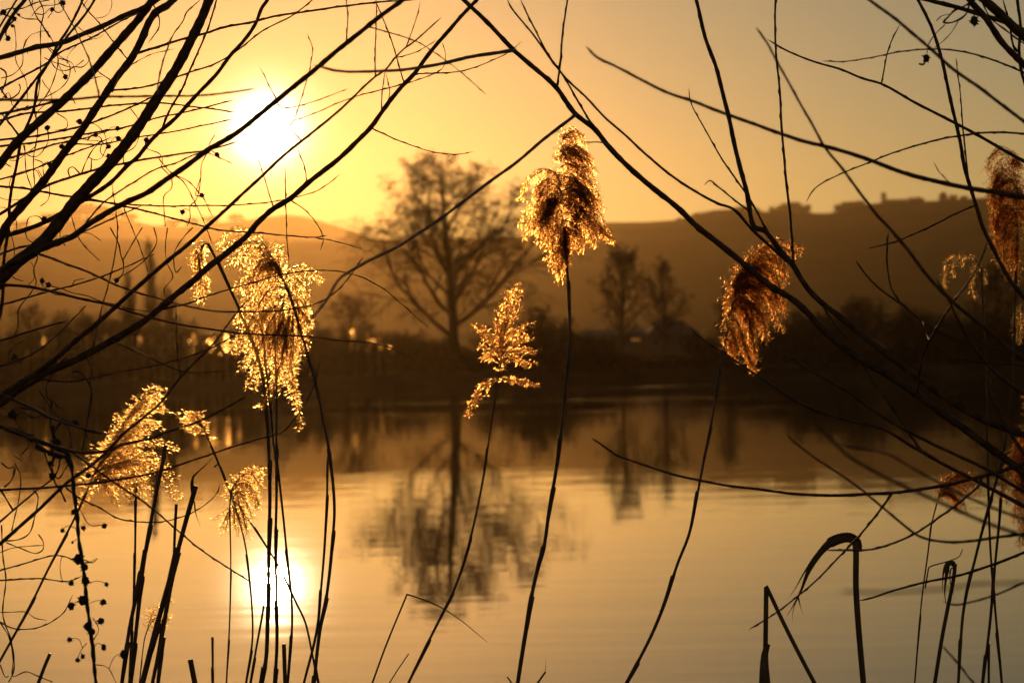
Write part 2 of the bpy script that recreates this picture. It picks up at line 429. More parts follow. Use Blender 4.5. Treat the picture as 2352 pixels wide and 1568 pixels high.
# trees and chapel on the hill crests
def crest(lab, nm, fx, ft, hw, D, zf, st, sd, sink=.5):
    far_tree(nm, lab, fx, ft, hw, D, st, sd, 'trees on the hill crests', zf=zf, sink=sink)
HILLTOP = [(1708, 480, 26), (1612, 494, 16), (1790, 478, 20), (1815, 470, 22), (1845, 474, 18), (1938, 474, 20), (1960, 468, 24), (1975, 476, 16), (2108, 458, 16), (2166, 447, 9), (2190, 452, 8), (2212, 455, 8), (1560, 506, 8)]
LABS = ['round bushy tree on the right crest above the slim bare pair', 'small bush on the crest left of the round bushy tree', 'leftmost tree of the clump on the right crest between two upright twigs',
        'tallest tree of the clump on the right crest between two upright twigs', 'rightmost tree of the clump on the right crest between two upright twigs', 'left bush of the group just left of the chapel',
        'tallest bush of the group just left of the chapel', 'bush of the group nearest the chapel wall', 'round tree on the crest right of the chapel', 'pointed tree on the crest far right of the chapel, tallest of three',
        'pointed tree in the middle of three far right of the chapel', 'pointed tree rightmost of three far right of the chapel', 'tiny bush alone on the flat left end of the right crest']
for i, ((fx, ft, hw), lb) in enumerate(zip(HILLTOP, LABS)):
    crest(lb, 'crest_tree', fx, ft - 7, hw * 1.15, 1890, hrz, 'crest', 51 + i % 3)
LEFTTOP = [(120, 495, 26), (170, 484, 28), (200, 470, 22), (225, 478, 24), (262, 486, 20), (300, 496, 18), (400, 510, 18), (440, 506, 20), (484, 502, 18), (540, 498, 16), (40, 512, 26)]
LABL = ['bushy tree on the left crest seen through the thick branches', 'broad tree on the left crest beside the tallest one', 'tallest tree on the left crest among the thick branches', 'tree on the left crest just right of the tallest one',
        'shorter tree right of the tallest on the left crest', 'small tree ending the left crest group', 'low tree on the left crest right of the dip', 'low tree in the middle of the far left crest', 'low tree on the left crest above the small plume',
        'low tree on the left crest under the sun', 'tree at the far left end of the left crest']
for i, ((fx, ft, hw), lb) in enumerate(zip(LEFTTOP, LABL)):
    crest(lb, 'crest_tree', fx, ft - 7, hw * 1.15, 2790, hlz, 'crest', 51 + i % 3)

def chapel():
    D = 1880.0; p = atY(2030, 474, D); z = hrz(p.x, D) - .3
    q = lambda f: f / FPX * D
    root = thing('hill_chapel', 'small chapel with a square tower on the crest of the right hill', 'chapel', (p.x, D, z))
    m = MB(); m.box(-q(5), q(5), -2, 2, 0, q(27)); t = m.build('tower', M_STONE, root, False)
    m = MB(); m.gable(-q(5.8), q(5.8), -2.4, 2.4, q(27), q(31)); v = m.v; m.build('tower_roof', M_ROOF, root, False)
    for sx in (-1, 1):
        m = MB(); m.box(sx * q(2) - .35, sx * q(2) + .35, -2.05, -1.9, q(20), q(24)); m.build('louvre_opening', M_GLASS, t, False)
    m = MB(); m.box(q(5), q(58), -3, 3, 0, q(9)); n = m.build('nave_wall', M_STONE, root, False)
    m = MB(); m.gable(q(4.6), q(60), -3.5, 3.5, q(9), q(15)); m.build('nave_roof', M_ROOF, root, False)
    for k in range(4):
        m = MB(); m.box(q(12 + 12 * k), q(15 + 12 * k), -3.06, -2.9, q(2.5), q(7)); m.build('window', M_GLASS, n, False)
chapel()

def house():
    Y = 250.0
    q = lambda f: f / FPX * Y
    p = atY(1548, 800, Y); z = bank_z(p.x, Y) - .1
    root = thing('farm_house', 'pale gabled house behind the right slim tree on the far bank', 'house', (p.x, Y, z))
    top = lambda fy: atY(1548, fy, Y).z - z
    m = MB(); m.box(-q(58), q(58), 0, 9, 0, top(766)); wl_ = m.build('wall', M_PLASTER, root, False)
    m = MB(); z0, z1 = top(766), top(731); m.v = [Vector(v) for v in ((-q(64), -.5, z0), (q(64), -.5, z0), (q(64), 9.5, z0), (-q(64), 9.5, z0), (-q(20), 4.5, z1), (q(20), 4.5, z1))]
    m.f = [(3, 2, 1, 0), (0, 1, 5, 4), (2, 3, 4, 5), (1, 2, 5), (3, 0, 4)]; m.build('roof', M_ROOF, root, False)
    for k in range(4):
        m = MB(); m.box(-q(44) + k * q(27), -q(36) + k * q(27), -.05, .1, top(792), top(776)); m.build('window', M_GLASS, wl_, False)
    m = MB(); m.box(q(6), q(14), -.05, .1, 0, top(786)); m.build('door', M_ROOF, root, False)
    p2 = atY(1395, 800, Y); z2 = bank_z(p2.x, Y) - .1
    r2 = thing('low_barn', 'long low pale shed with a lit window between the slim trees on the far bank', 'shed', (p2.x, Y + 4, z2))
    h = lambda fy: atY(1395, fy, Y).z - z2
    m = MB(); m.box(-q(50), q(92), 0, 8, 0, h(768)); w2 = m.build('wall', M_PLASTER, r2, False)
    m = MB(); m.gable(-q(54), q(96), -.5, 8.5, h(768), h(754)); m.build('roof', M_ROOF, r2, False)
    m = MB(); m.box(q(61), q(81), -.06, .1, h(783), h(777)); m.build('window', M_LIT, w2, False)
    for k in range(3):
        m = MB(); m.box(-q(40) + k * q(30), -q(30) + k * q(30), -.06, .1, h(786), h(775)); m.build('window', M_GLASS, w2, False)
house()

# backlit reed heads on the far bank: one mesh each, far too small to show parts
def far_reeds():
    R = random.Random(77); protos = []
    for k in range(4):
        m = MB(); m.tube([Vector((0, 0, 0)), Vector((.03, 0, 1.2)), Vector((.08, 0, 2.0))], [.012, .01, .006], 4)
        for i in range(34):
            h = R.random(); c = Vector((.08 + R.gauss(0, .06) * (1 - .6 * h), R.gauss(0, .06), 1.85 + .48 * h))
            d = Vector((R.gauss(0, .5), R.gauss(0, .5), 1)).normalized() * .09; s = d.orthogonal().normalized() * .022
            m.quad(c - d, c + s, c + d, c - s)
        protos.append(m)
    first = {}
    spots = []
    for i in range(74):
        spots.append((R.choice([R.uniform(60, 130), R.uniform(130, 230), R.uniform(180, 360), R.uniform(330, 540), R.uniform(360, 540)]), R.uniform(-1, 1)))
    for i in range(16): spots.append((R.uniform(805, 900), R.uniform(-1, 1)))
    for i, (fx, j) in enumerate(spots):
        Y = 158.6 + 1.0 * (j + 1)
        p = atY(fx, 830, Y); k = i % 4
        if k not in first:
            o = protos[k].build('far_reed', M_PLUME, smooth=False); first[k] = o
        else:
            o = first[k].copy(); COL.objects.link(o)
        s = R.uniform(.75, 1.35)
        o.location = (p.x, Y, bank_z(p.x, Y) - .1); o.rotation_euler = (R.gauss(0, .08), R.gauss(0, .08), R.random() * 6); o.scale = (s * 1.2, s * 1.2, s * 1.0)
        tag(o, 'small glowing reed head standing on the far bank edge', 'reed', 'glowing reeds along the far bank')
far_reeds()

# ------------------------------------------------------------------ willow boughs
def bough(px, r0, r1, d0, d1, seed, buds=True, sides=7, tip=True):
    """px polyline root->tip, radii in picture units at depth d -> tube arrays"""
    R = random.Random(seed)
    c = spline([(x, y, 0) for x, y in px], 5.0); L = lengths(c); T = L[-1]
    n = len(c); rs = []; side = [0.0] * n
    ph1, ph2 = R.random() * 6, R.random() * 6
    for i in range(n):
        t = L[i] / T; r = lerp(r0, r1, t ** .85)
        r *= 1 + .05 * math.sin(L[i] * .09 + ph1) + .04 * math.sin(L[i] * .23 + ph2)
        if tip and T - L[i] < 14: r *= .35 + .65 * (T - L[i]) / 14
        rs.append(r)
    if buds:
        s = R.uniform(5, 18); sg = 1
        while s < T - 4:
            amp = R.uniform(.45, .95) * (1 if r0 < 4 else .55)
            for i in range(n):
                if abs(L[i] - s) < 14:
                    u = (L[i] - s); e = math.exp(-(u / (5.0 if u < 0 else 3.2)) ** 2)
                    rs[i] += e * amp * 1.25; side[i] += sg * e * amp * 1.2
            sg = -sg if R.random() < .8 else sg; s += R.uniform(20, 42) * (1 if r0 < 4 else 1.5)
    pts = []; rr = []
    w1, w2 = R.random() * 6, R.random() * 6
    for i in range(n):
        t = L[i] / T; a = c[max(0, i - 1)]; b = c[min(n - 1, i + 1)]; tg = b - a
        tg = tg.normalized() if tg.length else Vector((1, 0, 0))
        x = c[i].x - tg.y * side[i]; y = c[i].y + tg.x * side[i]
        wig = .7 * math.sin(L[i] * .05 + w1)
        d = lerp(d0, d1, t) + .02 * math.sin(t * 7 + w2) * (d0 / 4)
        pts.append(at(x - tg.y * wig * .5, y + tg.x * wig * .5, d)); rr.append(rs[i] * d / FPX)
    return pts, rr, c

def willow(root, crotch, defs, sgn, seed0, kb=1.03, kt=.95):
    """defs: (kind, points, r0, r1, depth root, depth tip). kind B = bough from the trunk, T = twig on the nearest bough"""
    boughs = []
    cr = Vector(crotch)
    defs = [(k, s, a * (kb if k == 'B' else kt), b * (kb if k == 'B' else kt), c, d) for k, s, a, b, c, d in defs]
    for i, (kind, s, r0, r1, d0, d1) in enumerate(defs):
        px = [Vector((x, y)) for x, y in P(s)]
        if kind == 'B':
            dr = (px[0] - px[1]).normalized(); RB = random.Random(seed0 * 3 + i)
            if px[-1].y < 0:           # boughs that leave the picture at the top go on to thin tips
                a, b = px[-2], px[-1]; u = (b - a).normalized(); turn = RB.uniform(-.25, .25)
                for q in range(4):
                    u = Vector((u.x * math.cos(turn) - u.y * math.sin(turn), u.x * math.sin(turn) + u.y * math.cos(turn))); b = b + u * RB.uniform(70, 150); px = px + [b]
            cr = Vector((crotch[0] + RB.uniform(-30, 30), crotch[1] + RB.uniform(-90, 330)))
            e1 = px[0] + dr * RB.uniform(120, 240)
            ext = [Vector((lerp(e1.x, cr.x, RB.uniform(.45, .7)), lerp(e1.y, cr.y, RB.uniform(.45, .75))))]
            if (e1 - cr).length < 320: ext = []
            full = [cr] + ext + [e1] + px
            pts, rr, c = bough(full, r0 * 1.35, r1, 4.0, d1, seed0 + i)
            # depth goes from the trunk (4 m) to d0 where the bough enters the picture
            Lc = lengths(c); T = Lc[-1]
            k0 = min(range(len(c)), key=lambda k: (c[k] - Vector((px[0].x, px[0].y, 0))).length)
            pts2 = []; rr2 = []; dep = []
            for k, (p, r) in enumerate(zip(pts, rr)):
                if k <= k0: d = lerp(4.0, d0, Lc[k] / max(1e-6, Lc[k0])); rp = lerp(r0 * 1.6, r0, Lc[k] / max(1e-6, Lc[k0]))
                else: d = lerp(d0, d1, (Lc[k] - Lc[k0]) / (T - Lc[k0])); rp = None
                old = (p - CAM).dot(ROT @ Vector((0, 0, -1)))
                pts2.append(CAM + (p - CAM) * (d / old))
                q = r / old * FPX
                if rp is None:
                    base = lerp(r0 * 1.35, r1, (Lc[k] / T) ** .85)
                    q = q - base + lerp(r0, r1, (Lc[k] - Lc[k0]) / (T - Lc[k0]))
                else: q = rp
                rr2.append(max(.35, q) * d / FPX); dep.append(d)
            m = MB(); m.tube(pts2, rr2, 8)
            o = m.build('branch', M_BARK, root)
            boughs.append((o, c, dep))
    for i, (kind, s, r0, r1, d0, d1) in enumerate(defs):
        if kind != 'T': continue
        px = P(s); q = Vector((px[0][0], px[0][1], 0)); best = None
        for bi, (o, c, dep) in enumerate(boughs):
            for k in range(0, len(c), 2):
                dd = (c[k] - q).length
                if best is None or dd < best[0]: best = (dd, bi, k)
        dd, bi, k = best; o, c, dep = boughs[bi]
        if dd < 40: px[0] = (c[k].x, c[k].y)
        else: px = [(c[k].x, c[k].y)] + px
        dr = dep[k]
        pts, rr, cc = bough(px, r0, r1, dr, d1 if d1 else dr + random.Random(seed0 + i).uniform(-.15, .15), seed0 + 500 + i, sides=6)
        m = MB(); m.tube(pts, rr, 6)
        t = m.build('twig', M_BARK, o)

def trunk_at(root, crotch, depth, h0, r):
    c = at(crotch[0], crotch[1], depth); b = Vector((c.x * 1.06, c.y + .05, h0))
    R = random.Random(5); pts = []; rs = []
    for i in range(9):
        t = i / 8; p = b.lerp(c, t); p += Vector((R.gauss(0, .012), R.gauss(0, .012), 0)); pts.append(p - root.location); rs.append(r * (1.35 - .5 * t + .12 * math.sin(i)))
    pts.append(c + Vector((0, 0, .06)) - root.location); rs.append(r * .55)
    m = MB(); m.tube(pts, rs, 12); m.build('trunk', M_BARK, root)

LW = [  # left willow
 ('B', '-40,690 30,610 80,572 127,522 177,457 240,390 300,317 360,227 403,160 450,70 480,0 500,-60', 15.5, 7.6, 3.7, 3.8),
 ('B', '-60,440 0,377 37,328 87,283 157,220 207,170 243,130 287,80 337,20 353,-5 380,-50', 10, 7.6, 3.55, 3.5),
 ('B', '-30,640 13,520 57,467 107,407 150,347 187,300 233,230 267,180 300,137 327,87 343,50 360,27 383,13 403,-5 430,-30', 10, 7.4, 3.75, 3.7),
 ('B', '-60,146 0,133 80,110 143,98 187,80 233,62 283,37 333,17 367,-4 420,-30', 6, 6, 3.5, 3.5),
 ('B', '-40,945 0,926 40,896 100,859 173,826 257,782 290,762 333,736 363,712 400,679 443,646 487,606 520,582 567,542 588,515 628,480 661,460 708,420 775,367 815,330 848,297 875,260 895,233 925,197 951,170 981,130 1011,93 1055,43 1095,0 1120,-30', 9, 2.4, 3.7, 3.9),
 ('B', '-40,930 7,904 50,878 117,832 167,789 230,736 283,689 307,666 347,632 397,589 443,552 477,519 520,480 588,417 638,370 681,333 745,283 775,257 815,220 861,177 885,160 908,133 928,113 955,93 988,63 1013,42', 6.5, 1.5, 3.6, 3.3),
 ('B', '-40,640 60,590 100,570 167,543 200,517 293,463 337,443 390,407 443,370 480,343 547,303 628,237 711,170 795,100 875,37 925,0 960,-25', 7, 4, 3.5, 3.0),
 ('B', '-40,520 0,492 107,427 160,408 220,390 260,380 313,370 353,363 417,353 467,347 547,325', 3.6, 1.8, 3.7, 3.3),
 ('B', '-60,560 80,520 200,455 257,417 293,380 313,363 347,323 367,303 397,277 423,250 457,213 500,167 530,127 563,90 588,53 601,20 615,0 630,-30', 5.5, 3, 3.8, 3.9),
 ('T', '367,303 393,247 417,207 433,170 453,123 480,60 497,0 505,-30', 3, 2, 3.8, 4.0),
 ('T', '360,222 364,190 370,160 380,123 400,77 420,50 430,27 460,0', 2.2, 1.5, 3.8, 3.9),
 ('T', '313,127 367,107 430,87 467,78 517,63 588,49 631,38 681,30 738,22 801,13 865,6 941,0 990,-6', 3.4, 2, 3.7, 3.9),
 ('B', '-60,232 0,203 50,177 100,150 140,120 190,97 247,67 290,43 330,25', 2.6, 1.6, 3.9, 4.1),
 ('B', '-60,288 0,277 63,260 133,257 213,248 300,239 367,237 467,248 540,258', 2.6, 1.4, 3.9, 3.8),
 ('B', '-60,232 0,230 133,230 233,223 360,221 483,218 588,203', 3.4, 2.2, 3.0, 2.7),
 ('T', '258,211 320,202 390,183 440,165 493,147 533,125 588,82 605,70 668,38 718,0 740,-20', 2.6, 1.7, 3.7, 3.9),
 ('B', '10,590 20,520 22,467 37,383 50,320 77,250 88,187 110,147 133,103 157,67 190,0 200,-30', 3.8, 2.4, 3.8, 3.9),
 ('B', '-40,350 0,287 37,240 90,173 113,143 153,87 200,27 217,0 230,-30', 3.2, 2.2, 3.8, 3.7),
 ('B', '-50,190 0,88 20,50 40,20 57,0 75,-40', 5, 3.5, 3.5, 3.5),
 ('T', '230,222 220,187 207,143 187,97 157,40 133,0', 2, 1.4, 3.7, 3.7),
 ('T', '296,136 263,100 230,57 193,13 180,-10', 1.9, 1.3, 3.7, 3.7),
 ('B', '-60,330 0,322 83,312 167,295 253,267 320,237 353,222', 2.6, 1.8, 3.8, 3.8),
 ('B', '-40,340 57,330 147,317 213,305 267,297 307,287 353,273 400,263 467,248 537,230', 2.4, 1.4, 3.9, 3.8),
 ('T', '173,333 230,332 287,320 333,313 393,303 460,290 537,273', 2.2, 1.4, 3.9, 3.8),
 ('B', '-60,426 0,428 50,432 110,443 173,453 220,460 283,473 367,493 467,520 520,530 608,536 725,545 751,540', 2.8, 1.2, 3.7, 3.8),
 ('T', '725,545 780,556 831,573', 1.2, .8, 3.8, 3.8),
 ('T', '193,457 267,467 333,472 433,473 588,468 668,455 731,437 781,400', 2.2, 1.0, 3.7, 3.6),
 ('T', '180,520 233,470 273,440 310,417 360,388 410,372 443,357 477,347', 2.3, 1.5, 3.7, 3.6),
 ('T', '360,367 393,397 420,417 447,463 473,520 486,560', 1.4, .9, 3.7, 3.8),
 ('T', '393,397 433,417 463,450 490,500', 1.2, .8, 3.7, 3.8),
 ('B', '-60,652 0,654 57,657 117,669 187,686 257,702 333,726 400,742 483,756 588,768 688,771 778,781 861,789 908,802 948,822', 3.8, 1.2, 3.6, 3.8),
 ('T', '83,576 133,599 193,621 260,651 307,669 377,689 433,704 493,714 588,716 650,712 705,704 755,682 795,646 835,589', 3.2, 1.3, 3.6, 3.2),
 ('T', '90,884 150,876 217,866 287,852 373,836 420,822 480,802 540,769', 2.4, 1.4, 3.7, 3.9),
 ('T', '262,784 300,801 350,824 400,846 443,856 500,852 533,849', 2.5, 1.1, 3.7, 3.9),
 ('B', '-60,1300 0,1248 80,1178 150,1112 200,1075 240,1043 283,996 333,956 367,926 410,872 447,832 493,786 540,722 580,676', 4.6, 1.4, 3.6, 3.9),
 ('B', '-60,960 0,979 60,1002 133,1026 187,1039 240,1036 287,1019 350,1006 380,992 447,972 500,946 567,909', 4.6, 1.8, 3.4, 3.2),
 ('B', '-60,1127 0,1125 133,1117 247,1105 367,1082 467,1048 588,1009 648,992 688,946 721,886 735,829', 3.0, 1.3, 3.6, 3.9),
 ('B', '-60,880 17,912 80,939 117,959 187,982 257,999', 3.8, 2.0, 3.6, 3.3),
 ('T', '160,1033 217,1075 270,1112 347,1165 413,1222 453,1255 500,1288 580,1338', 2.7, 1.6, 3.5, 3.7),
 ('T', '150,1120 180,1142 227,1165 273,1190 317,1198 367,1198 427,1183 467,1162 497,1132 507,1105', 2, 1.0, 3.7, 3.9),
 ('B', '-60,1330 0,1310 60,1292 133,1275 173,1285 200,1292 223,1282', 1.9, 1.0, 3.7, 3.9),
 ('B', '-60,1334 0,1332 83,1328 160,1333 193,1320', 2.2, 1.0, 3.6, 3.5),
 ('B', '-60,1390 0,1428 33,1443 73,1443 113,1430 147,1405 167,1365', 1.8, 1.0, 3.6, 3.6),
 ('B', '-60,1250 0,1198 37,1165 77,1132 127,1090 142,1040', 3.0, 1.5, 3.7, 3.7),
 ('T', '210,800 233,709 257,622 270,522 262,460 257,420', 1.9, 1.1, 3.7, 3.8),
 ('T', '410,869 405,772 405,682', 1.7, 1.0, 3.9, 3.9),
 ('T', '655,462 656,420 655,382', 1.5, .9, 3.8, 3.8),
 ('T', '656,466 658,522 663,602', 1.5, 1.0, 3.8, 3.8),
 ('T', '797,97 799,43 795,0 793,-20', 1.9, 1.4, 3.4, 3.4),
 ('T', '860,180 863,83 865,0', 1.9, 1.4, 3.4, 3.4),
 ('T', '930,193 910,130 895,80 875,33 861,0', 1.9, 1.4, 3.9, 3.9),
 ('T', '871,262 878,213 885,160', 1.5, 1.0, 3.9, 3.9),
 ('T', '893,240 895,213 886,167', 1.4, .9, 3.9, 3.9),
 ('T', '845,68 911,80 965,100 1021,137 1071,177 1118,218', 1.8, 1.0, 3.4, 3.1),
 ('T', '951,170 1015,168 1065,162 1118,145 1176,115 1197,96', 1.9, 1.0, 3.9, 3.9),
 ('T', '928,193 975,178 1016,158 1023,127 1015,98', 1.4, .8, 3.9, 3.7),
 ('T', '928,193 873,207 818,222 768,240 720,262 671,278', 1.7, 1.0, 3.9, 3.4),
 ('T', '666,290 675,277 698,207 711,157 718,113 706,77', 1.6, .9, 3.5, 3.5),
 ('T', '635,232 615,190 595,152', 1.5, .8, 3.4, 3.4),
 ('T', '640,240 645,247 731,230 800,203', 1.4, .8, 3.4, 3.4),
 ('T', '848,297 925,327 1001,350 1048,355 1088,348', 1.9, .9, 3.9, 4.0),
 ('T', '706,421 701,387 678,330', 1.5, .9, 3.8, 3.8),
 ('T', '626,482 618,443 601,390 590,360', 1.5, .9, 3.8, 3.8),
 ('T', '664,458 701,483 731,520 743,552 736,575', 1.5, .8, 3.8, 3.8),
 ('T', '360,715 433,696 500,672 588,647 655,629 755,621 815,631 881,663 928,703 985,752', 2.3, .9, 3.7, 4.0),
 ('T', '928,113 951,60 965,7', 1.5, .9, 3.3, 3.3),
 ('T', '909,133 955,120 1003,93', 1.4, .8, 3.3, 3.3),
 ('B', '300,-40 357,20 366,60 340,100', 2, 1.2, 3.7, 3.7),
 ('B', '-40,706 0,700 60,684 133,664 213,642 300,608 357,582', 2.4, 1.2, 3.8, 3.9),
 ('B', '-40,790 0,782 60,764 110,748 152,738', 3.0, 2.0, 3.6, 3.4),
 ('B', '-40,850 0,842 70,815 120,780 160,740 200,700', 2.6, 1.4, 3.7, 3.8),
 ('B', '-40,620 0,585 60,565 130,552 200,528 263,500 330,470', 2.6, 1.3, 3.8, 3.9),
 ('B', '-40,375 0,368 60,352 133,330 200,316 250,300', 2.8, 1.6, 3.4, 3.3),
 ('B', '-40,420 0,412 60,395 120,370 200,340 257,315', 2.2, 1.3, 3.9, 4.0),
 ('B', '-60,260 -10,262 70,247 140,230', 4.0, 2.4, 3.4, 3.4),
 ('T', '40,305 20,280 0,258', 3.0, 2.0, 3.6, 3.6),
 ('T', '157,470 170,520 190,560 230,600', 1.3, .8, 3.6, 3.8),
 ('T', '100,262 130,240 165,212 200,185 240,175', 1.5, .9, 3.7, 3.9),
 ('T', '280,480 310,540 330,590 345,640', 1.3, .8, 3.7, 3.8),
 ('T', '470,347 500,360 540,380', 1.2, .7, 3.5, 3.5),
 ('T', '240,172 262,196 258,212 275,170 300,150 350,125 400,112', 1.4, .8, 3.7, 3.8),
]
LC = (-640, 1190)
lroot = thing('willow_tree', 'bare willow on the left with dark branches fanning across the sun', 'tree', at(LC[0], LC[1], 4.0).xyz * 1)
lroot.location = (lroot.location.x * 1.06, lroot.location.y + .05, 0.2)
class Off: pass
def rel(root):
    return -Vector(root.location)
# boughs are written in world coordinates; their objects are shifted back by the root's place
_build = MB.build
def build_rel(s, name, material, parent=None, smooth=True, origin=None, world=True):
    o = _build(s, name, material, parent, smooth, origin)
    if parent is not None and world and parent.get('_wc') is not None:
        p = parent
        if p.parent is None: o.location = -Vector(p.location)
        o['_wc'] = 1
    return o
MB.build = build_rel
lroot['_wc'] = 1
trunk_at_l = LC
willow(lroot, LC, LW, -1, 1000)

